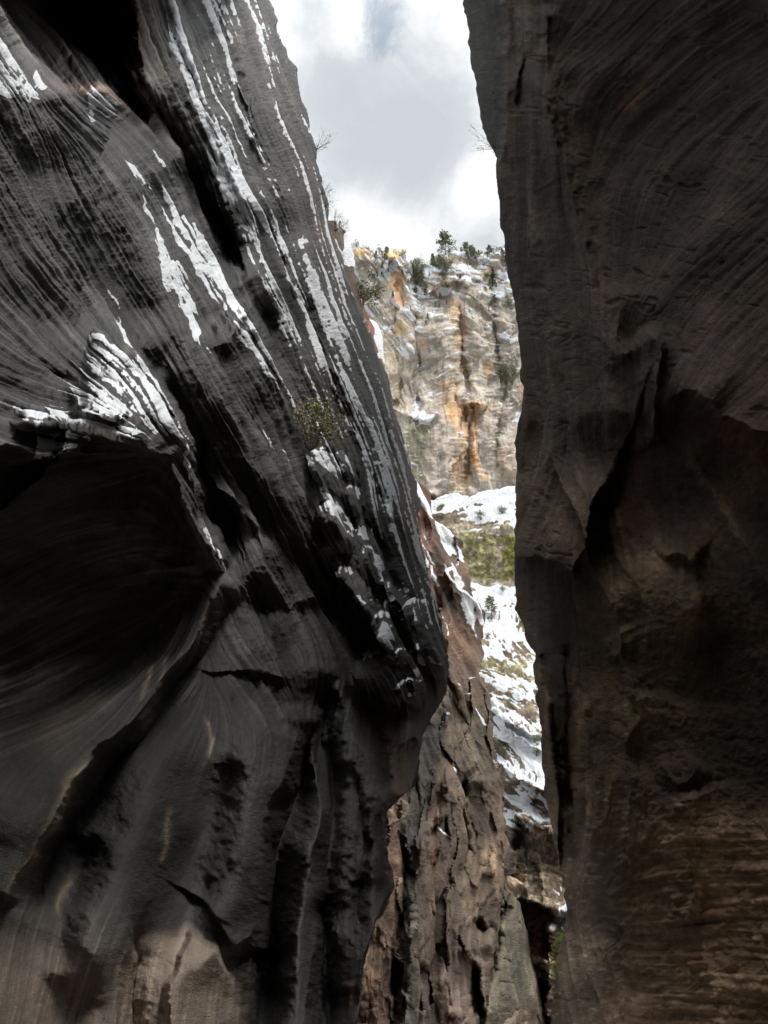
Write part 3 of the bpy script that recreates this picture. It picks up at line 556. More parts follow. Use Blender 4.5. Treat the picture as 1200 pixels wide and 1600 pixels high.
# ================================================================== BROWN BUTTRESS behind the left wall
SIL_M = [(528, 352), (540, 362), (546, 378), (553, 395), (555, 430), (560, 470), (574, 500), (588, 508), (595, 535), (600, 580), (612, 620), (626, 680), (640, 735), (655, 752), (671, 772), (678, 812), (700, 828), (716, 850), (726, 890),
         (738, 925), (753, 955), (757, 990), (750, 1030), (752, 1060), (760, 1090), (764, 1120), (771, 1165), (777, 1200), (785, 1240), (787, 1275), (792, 1310), (788, 1350), (791, 1385), (800, 1396), (812, 1410), (822, 1450), (828, 1490), (834, 1510), (846, 1550), (858, 1590), (864, 1700)]
def buttress():
    F = Field(300, 900, 330, 1680, 1.3, 37); X, Y = F.X, F.Y
    base = lambda x, y: np.sqrt(np.maximum(((760+y*.1155)-x)*.99, 8)**2+30**2)
    F.q = np.log(18000/base(X, Y)).astype(np.float32)
    F.flow([[(640, 740), (670, 790), (680, 830)], [(680, 830), (730, 920), (757, 1000)], [(660, 880), (710, 960), (750, 1060)], [(690, 1000), (740, 1080), (770, 1160)], [(540, 380), (590, 540), (640, 740)],
            [(660, 1250), (680, 1400), (670, 1600)], [(740, 1300), (745, 1450), (740, 1600)], [(700, 1150), (740, 1220), (780, 1260)], [(800, 1450), (815, 1600)], [(530, 400), (560, 470)]])
    F.lics(24, 24, 14)
    q = F.ridge
    q([(640, 760), (664, 790), (676, 820), (672, 860), (664, 900), (660, 930)], .14, 30, 5, tap=.05)
    q([(672, 830), (690, 850), (716, 850)], -.04, 10, 6)
    q([(660, 860), (672, 900), (680, 960), (676, 1000)], -.12, 10, 14)
    q([(690, 890), (712, 920), (738, 938), (757, 962)], .07, 8, 26, tap=.1); q([(672, 900), (700, 935), (730, 985), (745, 1040)], -.05, 10, 14)
    q([(690, 1060), (712, 1100), (742, 1150), (770, 1190)], .05, 6, 20); q([(700, 1080), (720, 1120), (735, 1140)], -.06, 14, 10)
    q([(700, 1180), (722, 1200), (745, 1180), (740, 1230)], .05, 12, 18)
    q([(692, 1080), (690, 1150), (672, 1220), (660, 1330)], -.10, 16, 16)
    q([(690, 1190), (700, 1250), (692, 1310), (700, 1350)], .06, 18, 6); q([(708, 1340), (712, 1420), (700, 1520), (690, 1600)], .06, 26, 6)
    q([(720, 1180), (730, 1260), (726, 1330), (716, 1400)], -.08, 10, 10)
    q([(775, 1200), (780, 1290), (770, 1360), (776, 1420), (762, 1500)], .09, 30, 5, tap=.05); q([(785, 1300), (782, 1400), (770, 1490), (758, 1560)], -.10, 6, 10)
    q([(740, 1440), (758, 1460), (775, 1450)], -.10, 6, 7); q([(720, 1470), (735, 1490), (750, 1520), (756, 1600)], .08, 6, 24); F.blob(737, 1560, 16, 50, 0, -.07, p=3)
    q([(692, 1085), (680, 1180), (666, 1290), (656, 1370), (649, 1450), (640, 1560), (634, 1680)], .10, 22, 4, tap=.03); q([(626, 1250), (630, 1320), (632, 1400), (622, 1500), (612, 1680)], -.05, 4, 8)
    # leaning flake
    F.poly([(800, 1392), (812, 1412), (822, 1450), (828, 1490), (846, 1550), (862, 1700), (740, 1700), (760, 1560), (785, 1470)], 5, 0, 'q', .07)
    q([(800, 1394), (805, 1420), (807, 1480), (806, 1540), (802, 1680)], .05, 30, 12, p=1, tap=.02); q([(770, 1540), (800, 1560), (830, 1600)], .03, 20, 8)
    for yy in (1503, 1535, 1425): q([(778, yy-2), (792, yy), (806, yy+4)], -.02, 2.2, 2.2, 1.5)
    q([(620, 1500), (618, 1600)], -.05, 10, 10)
    f1, t1 = F.facets(84, .42, 2.2, .10, 1, 1.1); f2, t2 = F.facets(34, .55, 1.9, -.12, 1, 1.2); f1 = blur(f1, 1)
    rough = .45*sst(700, 800, Y)+.55*sst(980, 1120, Y)
    smoothz = 1-.85*np.exp(-(((X-800)/42)**2+((Y-1520)/90)**2)**2)
    F.q -= (rough*smoothz*(f1*.030+f2*.017)).astype(np.float32)
    F.h = F.licc*2.2+F.licm*(1.1+.9*(1-rough))+F.licf*.9+F.noise(7, 3)*.25*rough+F.noise(34, 3)*.6
    F.h *= 1-.6*np.exp(-np.abs(lineat(SIL_M, Y)-X)/14)
    F.col[:] = (.082, .059, .042)
    F.poly([(480, 330), (700, 760), (760, 960), (740, 1080), (640, 1000), (480, 500)], 40, 0, 'col', .9, val=(.105, .064, .046))
    F.blob(715, 1000, 26, 20, 40, .7, 'col', val=(.34, .19, .10)); F.blob(660, 800, 20, 40, 0, .6, 'col', val=(.25, .12, .07)); F.blob(578, 540, 30, 60, -10, .6, 'col', val=(.24, .09, .06))
    F.blob(762, 1350, 26, 60, 8, .7, 'col', val=(.21, .145, .09)); F.blob(735, 1170, 30, 36, 0, .6, 'col', val=(.115, .10, .068)); F.blob(680, 1330, 14, 60, 0, .5, 'col', val=(.24, .14, .09))
    F.blob(690, 1590, 60, 40, 0, .5, 'col', val=(.17, .13, .09)); F.poly([(792, 1385), (812, 1410), (840, 1540), (760, 1660), (745, 1600), (780, 1480)], 10, 3, 'col', .85, val=(.125, .108, .075))
    F.blob(800, 1500, 16, 40, 10, .4, 'col', val=(.2, .2, .14)); F.poly([(700, 1480), (750, 1470), (757, 1600), (700, 1620)], 12, 8, 'col', .5, val=(.15, .105, .09))
    st = F.noise(10, 3, .5, 9)*sst(1150, 1300, Y)*.16
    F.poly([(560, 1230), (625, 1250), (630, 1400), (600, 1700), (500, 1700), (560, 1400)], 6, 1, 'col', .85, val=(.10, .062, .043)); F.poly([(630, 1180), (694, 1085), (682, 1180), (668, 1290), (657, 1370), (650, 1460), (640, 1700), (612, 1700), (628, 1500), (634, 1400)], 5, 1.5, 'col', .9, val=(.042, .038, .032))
    F.col *= np.exp(.14*F.licm+.12*F.licf+.12*F.licc+.18*F.noise(40, 5)+.12*t1*rough+.07*t2*rough+st)[..., None]
    S = lambda p, a=1.2, b=1.3: F.poly(p, a, b, 'snow', .95)
    S([(642, 745), (655, 755), (672, 778), (680, 812), (664, 798), (650, 780), (640, 765)], 1.5, 4); S([(680, 815), (700, 828), (716, 852), (722, 880), (700, 868), (682, 850), (684, 836)], 1.5, 5)
    S([(524, 395), (540, 372), (548, 400), (535, 430)], 1.5, 6); S([(574, 500), (588, 508), (592, 520), (580, 518)], 1.2, 1); S([(598, 612), (612, 640), (630, 700), (622, 690), (605, 650)], 1.2, 1.5)
    for p in ([(686, 880), (702, 900), (712, 912), (700, 908)], [(700, 915), (720, 922), (745, 940), (752, 952), (730, 940), (706, 928)], [(745, 1108), (756, 1122), (768, 1140), (758, 1134)], [(697, 1185), (706, 1196), (716, 1208), (706, 1204)],
              [(688, 1296), (698, 1302), (704, 1310), (696, 1306)], [(690, 1115), (694, 1115), (694, 1119), (690, 1119)], [(660, 880), (664, 884), (668, 900), (664, 900)], [(735, 925), (752, 950), (756, 972), (746, 952)]): S(p, 1.0, .8)
    dens = np.clip(1-(Y-960)/60, 0, 1)*.42; nn = .62*F.licf+.75*F.licm+.3*F.noise(16, 3); nn /= nn.std()
    thr = np.interp(dens, [0, .1, .2, .36, .5], [9, 2.6, 1.75, 1.15, .75]); F.snow = np.maximum(F.snow, np.clip(.5+(nn-thr)*.7, 0, 1)*.95)
    F.sd[:] = np.clip(1-(Y-1080)/80, 0, 1)*.9
    ys = np.arange(345, 1680, 1.3); sil = lineat(SIL_M, ys)+np.interp(ys, F.ys, F.noise(20, 4)[:, 5])*1.8
    t = np.linspace(0, 1, 400); lft = np.interp(ys, [345, 700, 1000, 1200, 1680], [440, 480, 440, 330, 302])
    inn = lft[:, None]+t[None]*(sil-lft)[:, None]; GX = np.concatenate([inn, sil[:, None]+np.array([[1.0, .8, -1, -5, -18]])], 1); GY = np.repeat(ys[:, None], GX.shape[1], 1)
    zm = np.ones(GX.shape); zm[:, -5:] = np.array([[1.01, 1.04, 1.1, 1.25, 1.6]])
    # close the top of the little peak
    mat = rock_material('rough_brown_sandstone', 1.4, .34)
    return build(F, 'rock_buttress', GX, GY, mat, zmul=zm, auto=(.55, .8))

# ================================================================== SNOWY BENCH, OLIVE CLIFF AND BROKEN SLOPE beyond the gap
def slope():
    F = Field(600, 960, 720, 1680, 1.0, 51); X, Y = F.X, F.Y
    # distance by height in the picture: far bench, vertical cliff, talus, rocks, side canyon
    yy = np.array([720, 765, 830, 835, 905, 915, 1000, 1090, 1200, 1290, 1400, 1500, 1700.]); zz = np.array([420, 385, 352, 350, 347, 340, 300, 262, 225, 205, 198, 192, 185.])
    F.q = np.log(np.interp(Y-.12*(X-780), yy, zz)).astype(np.float32)
    F.q += .0009*(780-X)*sst(1000, 1100, Y)
    F.flow([[(690, 790), (820, 760)], [(700, 850), (820, 850)], [(740, 920), (850, 925)], [(750, 960), (850, 1080)], [(760, 1100), (860, 1230)], [(800, 1240), (870, 1300)], [(800, 1380), (880, 1390)], [(860, 1470), (885, 1420)], [(740, 1040), (840, 1080)], [(770, 1200), (850, 1260)], [(830, 1500), (870, 1520)]], m=6)
    F.lics(16, 14, 8)
    q = F.ridge
    q([(760, 1090), (790, 1130), (820, 1160), (845, 1180), (870, 1200)], .05, 10, 6); q([(780, 1115), (800, 1128), (830, 1150), (836, 1164)], .06, 5, 22)
    q([(775, 1180), (800, 1210), (850, 1235), (890, 1260)], .05, 5, 16); q([(785, 1230), (815, 1225), (850, 1245), (870, 1270)], .06, 8, 20)
    q([(795, 1270), (830, 1285), (860, 1298), (890, 1312)], .10, 5, 26, tap=.1)
    F.poly([(798, 1270), (900, 1300), (900, 1352), (800, 1330)], 6, 0, 'q', -.03)
    for p in ([(812, 1320), (820, 1360), (822, 1400)], [(838, 1330), (846, 1370), (848, 1405)], [(800, 1335), (806, 1370)]): q(p, .035, 12, 3)
    q([(798, 1405), (820, 1400), (845, 1404), (875, 1414), (905, 1420)], .10, 4, 30, tap=.05)
    F.poly([(802, 1408), (830, 1403), (874, 1412), (862, 1440), (856, 1490), (826, 1492), (812, 1440)], 4, 0, 'q', -.015)      # dark red hollow
    q([(826, 1492), (846, 1494), (860, 1492)], .05, 12, 4, tap=.05); q([(832, 1510), (850, 1520), (860, 1526)], .04, 4, 8); q([(838, 1540), (845, 1570), (852, 1600)], -.06, 4, 6)
    q([(862, 1440), (858, 1480), (858, 1530), (860, 1600)], .10, 4, 16, tap=.05)
    q([(872, 1500), (888, 1470)], .03, 6, 6)
    f1, t1 = F.facets(24, 1.2, .8, .5, 1, 1.5); lowr = sst(1000, 1120, Y); cliff = sst(825, 835, Y)*sst(918, 905, Y)
    F.h = (f1*2.0*lowr+(F.licm*1.2+F.licf*.5)*(1-.8*cliff)+F.noise(30, 4)*1.5+F.noise(6, 2)*.5)
    F.h += cliff*F.noise(16, 3, .5, 3)*1.0
    F.col[:] = (.17, .13, .09)
    F.col[:] = F.col*(1-lowr[..., None])+np.array([.15, .115, .085], np.float32)*lowr[..., None]
    F.poly([(660, 820), (900, 820), (900, 920), (660, 920)], 8, 0, 'col', .9, val=(.25, .215, .17))
    moss = (.155, .150, .035)
    F.poly([(722, 828), (765, 838), (772, 870), (770, 912), (728, 905), (720, 860)], 6, 3, 'col', .85, val=(.20, .185, .08)); F.poly([(776, 832), (796, 830), (802, 870), (796, 900), (786, 905), (778, 880)], 4, 2, 'col', .95, val=moss)
    F.blob(752, 815, 14, 8, 0, .9, 'col', val=moss); F.blob(786, 815, 7, 5, 0, .9, 'col', val=moss); F.blob(775, 815, 60, 12, 0, .4, 'col', val=(.2, .19, .12))
    F.poly([(800, 945), (820, 960), (870, 1060), (860, 1080), (810, 990)], 7, 8, 'col', .8, val=(.22, .20, .095)); F.poly([(755, 1010), (800, 1025), (840, 1070), (800, 1070), (755, 1040)], 8, 8, 'col', .8, val=(.17, .155, .07))
    F.blob(795, 1095, 14, 12, 0, .8, 'col', val=(.12, .13, .04)); F.blob(790, 1150, 30, 12, 45, .7, 'col', val=(.10, .105, .04)); F.blob(840, 1215, 40, 12, 40, .5, 'col', val=(.09, .085, .05))
    F.poly([(804, 1410), (874, 1414), (858, 1490), (828, 1490)], 4, 0, 'col', .95, val=(.30, .13, .11)); F.poly([(862, 1460), (888, 1440), (880, 1500), (862, 1530), (856, 1500)], 4, 1, 'col', .9, val=(.085, .105, .03))
    F.poly([(806, 1350), (816, 1352), (812, 1402), (803, 1402)], 2, 0, 'col', .9, val=(.42, .30, .19)); F.poly([(814, 1330), (860, 1340), (864, 1410), (816, 1402)], 6, 1, 'col', .7, val=(.19, .155, .11))
    F.poly([(828, 1494), (860, 1494), (860, 1590), (850, 1590)], 4, 0, 'col', .8, val=(.24, .17, .125))
    vs = F.noise(12, 3, .4, 4)*cliff*.18; mm = (.35*sst(-.3, 1.2, F.noise(14, 4, .5, 1.6))*cliff)[..., None]; F.col[:] = F.col*(1-mm)+np.array([.22, .185, .15], np.float32)*mm
    F.col *= np.exp((.22*F.licm+.14*F.licf)*(1-.85*cliff)+.16*F.noise(30, 4)+.12*t1*lowr+vs*.6+.20*F.noise(5, 2)+.16*F.noise(2.5, 1))[..., None]
    # snow
    base = np.interp(Y-.12*(X-780), [740, 765, 772, 800, 822, 830, 836, 908, 916, 925, 985, 1010, 1060, 1085, 1100, 1150, 1200, 1225, 1240, 1270, 1290, 1320, 1700], [-2, 1.2, 1.6, 1.0, -.1, .2, -2.6, -2.6, 1.1, 1.2, .8, -.1, -.5, .2, -.9, -.8, -.9, -1.2, -1, -.7, -1.2, -4, -4])
    nn = .8*F.licm+.5*F.licf+.6*F.noise(14, 4)+.5*F.noise(45, 2)
    nn2 = np.where((Y > 925) & (Y < 1000), .8*F.noise(7, 3, .6, 2.2)+.7*F.licm, nn)
    S0 = base+nn2*.78
    S0 -= 2.2*np.exp(-((X-838+.0*(Y))/26)**2-((Y-985-1.4*(X-838))/26)**2)+1.5*sst(10, 60, (X-800)-.55*(Y-950))*sst(930, 960, Y)*sst(1100, 1060, Y)
    F.snow = np.clip(.5+S0*1.1, 0, 1)
    S = lambda p, a=1.2, b=2.2: F.poly(p, a, b, 'snow', .97)
    S([(762, 1095), (775, 1112), (800, 1122), (830, 1140), (850, 1150), (860, 1185), (866, 1240), (850, 1232), (835, 1215), (810, 1175), (790, 1150), (770, 1120)], 1.2, 3)
    S([(786, 1112), (800, 1112), (838, 1128), (862, 1135), (862, 1150), (830, 1135), (800, 1124)], 1.2, 2); S([(795, 1243), (812, 1240), (830, 1262), (850, 1280), (842, 1283), (815, 1268), (800, 1256)], 1.2, 2)
    S([(772, 1180), (786, 1186), (800, 1196), (790, 1194)], 1, .6); S([(835, 1235), (870, 1250), (880, 1270), (850, 1255)], 1, 2.4); S([(870, 1420), (888, 1395), (889, 1430), (876, 1445), (860, 1452)], 1.2, 1.4)
    S([(871, 1502), (882, 1482), (892, 1470), (888, 1492), (876, 1500)], 1.0, .8); S([(858, 1378), (874, 1384), (874, 1389)], .8, .4); S([(864, 1391), (876, 1393), (875, 1397)], .8, .4); S([(860, 1400), (876, 1403), (876, 1407)], .8, .4)
    S([(870, 1372), (876, 1372), (876, 1382)], .8, .2)
    F.sd[:] = .6*sst(1330, 1290, Y)
    ytop = [(600, 800), (640, 792), (668, 786), (690, 775), (712, 770), (735, 776), (760, 770), (785, 763), (810, 756), (860, 745), (960, 735)]
    xs = np.arange(602, 958, 1.1); top = lineat(ytop, xs, 0)+np.interp(xs, F.xs, F.noise(12, 3)[5])*1.2
    t = np.linspace(0, 1, 760); GYi = top[None]+t[:, None]*(1678-top)[None]; GY = np.concatenate([top[None]+np.array([[14.], [3.], [-.5]]), GYi], 0); GX = np.repeat(xs[None], GY.shape[0], 0)
    zm = np.ones(GX.shape); zm[:3] = np.array([[1.4], [1.15], [1.04]])
    return build(F, 'snow_slope', GX, GY, rock_material('slope_sandstone', 1.2, .32, snow_c=(.52, .54, .565)), zmul=zm, auto=(.5, .8), snow_h=.3)

# ================================================================== FAR CLIFF
RIM = [(300, 420), (480, 400), (545, 386), (556, 386), (575, 390), (585, 398), (592, 404), (602, 394), (612, 391), (626, 396), (636, 406), (646, 420), (656, 424), (668, 421), (682, 414), (690, 408), (700, 393), (712, 391), (730, 393), (742, 399), (752, 396), (762, 402), (775, 397), (788, 395), (800, 397), (860, 400), (1050, 420)]
def far_cliff():
    F = Field(500, 900, 370, 830, .8, 77); X, Y = F.X, F.Y
    F.q = np.log(470+.12*(Y-800)*-1*0+ (800-Y)*.18).astype(np.float32)
    F.flow([[(550, 410), (590, 460), (640, 560)], [(555, 470), (620, 560)], [(620, 400), (650, 450)], [(660, 460), (700, 440), (720, 450)], [(640, 600), (680, 560), (720, 540)], [(660, 640), (700, 610)], [(720, 480), (770, 520)], [(700, 420), (780, 430)],
            [(780, 450), (840, 450)], [(640, 660), (700, 660), (760, 665)], [(640, 730), (700, 735), (780, 730)], [(740, 560), (780, 570)], [(780, 640), (840, 620)], [(655, 520), (710, 505)], [(800, 560), (840, 540)], [(690, 770), (800, 760)]], m=6)
    F.lics(14, 12, 8)
    q = F.ridge
    def crack(p, a=-.02, wl=3, wr=3): q(p, a*.35, wl*.8, wr*.8, 1, .12)
    crack([(645, 400), (652, 440), (652, 500), (658, 560), (655, 620), (652, 650)], -.035, 5, 5)
    crack([(716, 440), (718, 480), (724, 540), (727, 590), (728, 640), (731, 690), (728, 770)], -.035, 3, 6); crack([(768, 400), (772, 450), (778, 520), (780, 560), (790, 590), (780, 640), (776, 700), (778, 760)], -.035, 5, 4)
    crack([(625, 420), (618, 480), (622, 540), (627, 600), (620, 680)], -.022, 6, 3); crack([(706, 590), (712, 640), (722, 690)], -.015); crack([(739, 620), (742, 690), (752, 730), (768, 760)], -.018, 3, 5)
    crack([(690, 560), (692, 600), (694, 660)], -.01); crack([(755, 470), (762, 520), (768, 560)], -.01)
    for (x, y, a, b, r, m) in ((600, 460, 34, 70, -25, .03), (686, 520, 30, 70, 0, .035), (748, 540, 22, 70, -5, .03), (690, 700, 40, 60, 0, .03), (752, 690, 22, 60, 0, .02), (810, 500, 26, 70, 0, .03), (800, 700, 20, 60, 0, .03), (560, 400, 26, 16, 0, .03),
                            (614, 404, 18, 16, 0, .03), (705, 420, 24, 16, 0, .03), (752, 430, 14, 14, 0, .025), (640, 480, 16, 50, 0, .015), (637, 650, 22, 50, 0, .01), (745, 405, 14, 10, 30, .02)): F.blob(x, y, a, b, r, m*.5, p=3)
    q([(722, 632), (740, 632), (760, 636)], .03, 2.5, 18); F.blob(742, 655, 16, 18, 0, -.012)
    q([(600, 618), (640, 655), (680, 660)], .012, 3, 12); q([(640, 775), (662, 765), (690, 776)], .05, 3, 20)
    q([(600, 430), (608, 408), (620, 410), (632, 430)], .02, 3, 8); q([(660, 470), (690, 445), (716, 440), (740, 455)], .016, 3, 10); q([(730, 455), (760, 480), (775, 500)], .012, 3, 9)
    up = sst(620, 430, Y); F.q += F.noise(80, 3)*.006
    f1, t1 = F.facets(20, .8, 1.6, .1, 1, 1.3)
    F.h = F.noise(5, 2)*.4+F.licc*.5+F.licm*(.25+.9*up)+F.licf*.45+f1*1.3*(.25+.75*up)+F.noise(18, 4, .5, 2.4)*.9+F.noise(50, 3, .4, 2.6)*2.0
    F.col[:] = (.385, .34, .285); F.blob(690, 700, 50, 60, 0, .6, 'col', val=(.335, .285, .24)); F.blob(600, 560, 50, 60, 0, .4, 'col', val=(.40, .335, .245))
    OR = (.62, .34, .14); YE = (.66, .44, .19)
    vrag = F.noise(5, 2, .45, 6)
    P = lambda p, c, a=.9, s=1.6, r=1.2: F.poly(p, s*2.0, r*2.2, 'col', a*.72, val=c, rag=vrag)
    P([(548, 387), (575, 391), (580, 402), (560, 405), (548, 402)], YE); P([(602, 394), (624, 397), (626, 410), (612, 410), (602, 404)], YE); P([(612, 418), (625, 416), (632, 438), (634, 452), (618, 462), (610, 450), (608, 432)], OR); P([(620, 465), (636, 461), (640, 472), (630, 477), (619, 472)], (.62, .32, .15))
    P([(704, 470), (716, 466), (720, 490), (726, 540), (736, 590), (738, 600), (728, 596), (718, 560), (708, 500)], (.55, .34, .17), .8); P([(690, 590), (705, 585), (712, 600), (712, 640), (706, 662), (694, 660)], (.55, .35, .19), .75, 2.5, 2)
    P([(706, 640), (718, 628), (735, 628), (764, 634), (758, 645), (746, 652), (742, 700), (736, 730), (728, 765), (722, 760), (718, 700), (712, 670)], OR, .8, 2.2, 2); P([(736, 710), (745, 715), (758, 745), (768, 762), (752, 748), (738, 728)], OR, .75)
    P([(700, 720), (718, 710), (724, 760), (712, 750)], OR, .6, 3, 2); P([(740, 420), (760, 415), (764, 430), (750, 437), (740, 432)], (.58, .42, .16)); P([(744, 397), (752, 396), (762, 410), (752, 412)], OR, .7); P([(656, 450), (680, 446), (684, 460), (660, 464)], (.55, .35, .19), .7); P([(625, 505), (640, 505), (640, 522), (625, 520)], YE, .8)
    P([(652, 510), (658, 512), (664, 530), (657, 538)], OR, .8); P([(757, 560), (765, 560), (765, 580), (759, 586)], OR, .7); P([(800, 600), (818, 600), (818, 612), (806, 615)], (.42, .20, .13), .8); P([(706, 412), (718, 410), (718, 420), (706, 420)], YE, .6)
    P([(684, 433), (700, 430), (702, 446), (684, 446)], (.5, .38, .2), .7); P([(640, 752), (660, 758), (690, 776), (660, 784), (640, 770)], (.5, .27, .12), .7); P([(775, 700), (795, 700), (810, 740), (790, 760), (776, 740)], (.46, .32, .21), .6, 5, 2); P([(610, 520), (622, 560), (624, 640), (614, 600)], (.5, .38, .24), .6, 3)
    G = (.12, .13, .035)
    P([(640, 662), (660, 664), (660, 700), (652, 720), (660, 745), (646, 752), (640, 720), (644, 690)], G, .75, 2.5, 3); P([(627, 540), (633, 540), (632, 580), (627, 580)], G, .8); P([(773, 678), (780, 678), (780, 700), (775, 702)], G, .8); P([(778, 730), (788, 730), (788, 750), (780, 752)], G, .6); P([(645, 400), (660, 425), (652, 460), (644, 430)], (.15, .155, .06), .7, 4, 3)
    lo_ = sst(600, 700, Y); vst = F.noise(8, 2, .4, 8)*sst(470, 640, Y)*.10*np.exp(-((X-725)/70)**2)
    F.col *= np.exp((.08*F.licm+.07*F.licf)*(1-.6*lo_)+.11*F.noise(26, 4)+.06*F.noise(5, 2)+.07*t1*up+vst)[..., None]
    ck = np.exp(-np.abs(F.noise(26, 4, .38, 2.2))/.06)*.30+np.exp(-np.abs(F.noise(15, 3, 1.8, .5))/.05)*.12; F.col *= (1-np.clip(ck, 0, .5))[..., None]
    for p in ([(716, 470), (719, 500), (726, 560), (728, 600)], [(728, 640), (731, 700), (730, 760)], [(652, 500), (658, 560), (655, 610)], [(778, 500), (781, 560)]): F.ridge(p, .6, 1.6, 1.6, 2, .1, 'col', val=(.07, .055, .045))
    rim = lineat(RIM, X, 0); dpt = Y-rim
    base = np.interp(dpt, [-20, 0, 20, 45, 75, 120, 180, 230, 300, 420], [.3, .25, 0, -.35, -.7, -1.05, -1.25, -1.45, -1.7, -2.0])+.55*np.exp(-((X-795)/22)**2)*sst(620, 470, Y)+.5*np.exp(-((X-650)/18)**2)*sst(680, 600, Y)+.6*np.exp(-((X-785)/14)**2-((Y-585)/34)**2)+.5*np.exp(-((X-612)/12)**2-((Y-600)/26)**2)
    nn = .6*F.licm+.95*F.licf+.5*F.noise(18, 3)+.25*F.noise(4, 1)
    F.snow = np.clip(.36+(base+nn*.62)*1.5, 0, 1)
    for c in ((560, 396, 14, 7), (613, 400, 12, 7), (620, 440, 12, 18), (630, 468, 10, 7)): F.snow *= 1-.9*np.exp(-(((X-c[0])/c[2])**2+((Y-c[1])/c[3])**2)**2)
    S = lambda p, a=.9, b=.8: F.poly(p, a, b, 'snow', .97)
    S([(648, 612), (656, 615), (654, 640), (664, 648), (680, 658), (664, 664), (644, 660), (642, 650), (650, 636)], .9, 1.6); S([(613, 412), (624, 408), (634, 418), (640, 432), (630, 424), (620, 416)], .9, 1); S([(683, 450), (700, 447), (712, 447), (700, 456), (686, 462)], .9, 1)
    for p in ([(654, 478), (664, 475), (672, 477), (660, 483)], [(610, 513), (620, 511), (624, 516), (612, 517)], [(733, 557), (742, 556), (736, 562)], [(730, 583), (740, 585), (732, 588)], [(790, 605), (812, 606), (790, 609)], [(800, 640), (816, 650), (806, 655), (796, 652)], [(776, 620), (784, 626), (780, 632)], [(768, 690), (772, 692), (770, 696)], [(800, 556), (808, 556), (806, 562)]): S(p, .8, .4)
    F.sd[:] = .9
    xs = np.concatenate([np.linspace(300, 519, 30), np.arange(520, 880, .85), np.linspace(882, 1050, 30)]); top = lineat(RIM, xs, 0)+np.interp(xs, F.xs, F.noise(9, 4)[5])*1.6
    t = np.linspace(0, 1, 430); GYi = top[None]+t[:, None]*(828-top)[None]; GY = np.concatenate([top[None]+np.array([[22.], [6.], [-.4]]), GYi], 0); GX = np.repeat(xs[None], GY.shape[0], 0)
    zm = np.ones(GX.shape); zm[:3] = np.array([[1.5], [1.12], [1.03]])
    F.zat = lambda x, y: float(np.exp(bil(F.q, *[np.array([v]) for v in F.idx(x, y)])[0]))
    build(F, 'far_cliff', GX, GY, rock_material('pale_cliff_sandstone', .9, .22, snow_c=(.60, .62, .65)), zmul=zm, auto=(.42, .7), snow_h=.2)
    return F

LW, LP = left_wall(); RW, RP = right_wall(); buttress(); slope(); FC = far_cliff()

# ------------------------------------------------------------------ unseen rock added behind the viewer to block light, and the canyon floor
def plain_rock(name, col, sc):
    m = bpy.data.materials.new(name); m.use_nodes = True; N, L = m.node_tree.nodes, m.node_tree.links; b = N['Principled BSDF']; b.inputs['Roughness'].default_value = .9
    tc = N.new('ShaderNodeTexCoord'); n = N.new('ShaderNodeTexNoise'); n.inputs['Scale'].default_value = sc; n.inputs['Detail'].default_value = 8; L.new(tc.outputs['Object'], n.inputs['Vector'])
    r = N.new('ShaderNodeValToRGB'); r.color_ramp.elements[0].color = tuple(c*.55 for c in col)+(1,); r.color_ramp.elements[1].color = tuple(c*1.4 for c in col)+(1,)
    L.new(n.outputs['Fac'], r.inputs[0]); L.new(r.outputs[0], b.inputs['Base Color']); bp = N.new('ShaderNodeBump'); bp.inputs['Distance'].default_value = .15; L.new(n.outputs['Fac'], bp.inputs['Height']); L.new(bp.outputs[0], b.inputs['Normal'])
    return m
def back_wall():
    a = LP[:, 0]; b = RP[:, -1]; n = min(len(a), len(b)); a = a[np.linspace(0, len(a)-1, 120).astype(int)]; b = b[np.linspace(0, len(b)-1, 120).astype(int)]
    rows = []; zt = np.maximum(a[:, 2], b[:, 2])
    for t in np.linspace(0, 1, 90):
        c1 = a+np.array([-1.5, -16, 0]); c2 = b+np.array([1.5, -16, 0]); p = (1-t)**3*a+3*(1-t)**2*t*c1+3*(1-t)*t*t*c2+t**3*b
        s = math.sin(math.pi*t); r = np.arange(120); p = p+np.stack([.5*np.sin(r*.13+t*9)+.3*np.sin(r*.31+t*23), .5*np.cos(r*.17+t*14), 0*r], 1)*s
        rows.append(p)
    P = np.stack(rows, 1); R, C = P.shape[:2]; al = np.zeros((R, C, 3))+.1
    o = grid_mesh('back_light_block', P, {}, plain_rock('light_block_rock', (.11, .09, .075), .4), np.stack(np.meshgrid(np.arange(C)*8., np.arange(R)*12.)+[np.zeros((R, C))], -1)); tagk(o, kind='structure')
back_wall()
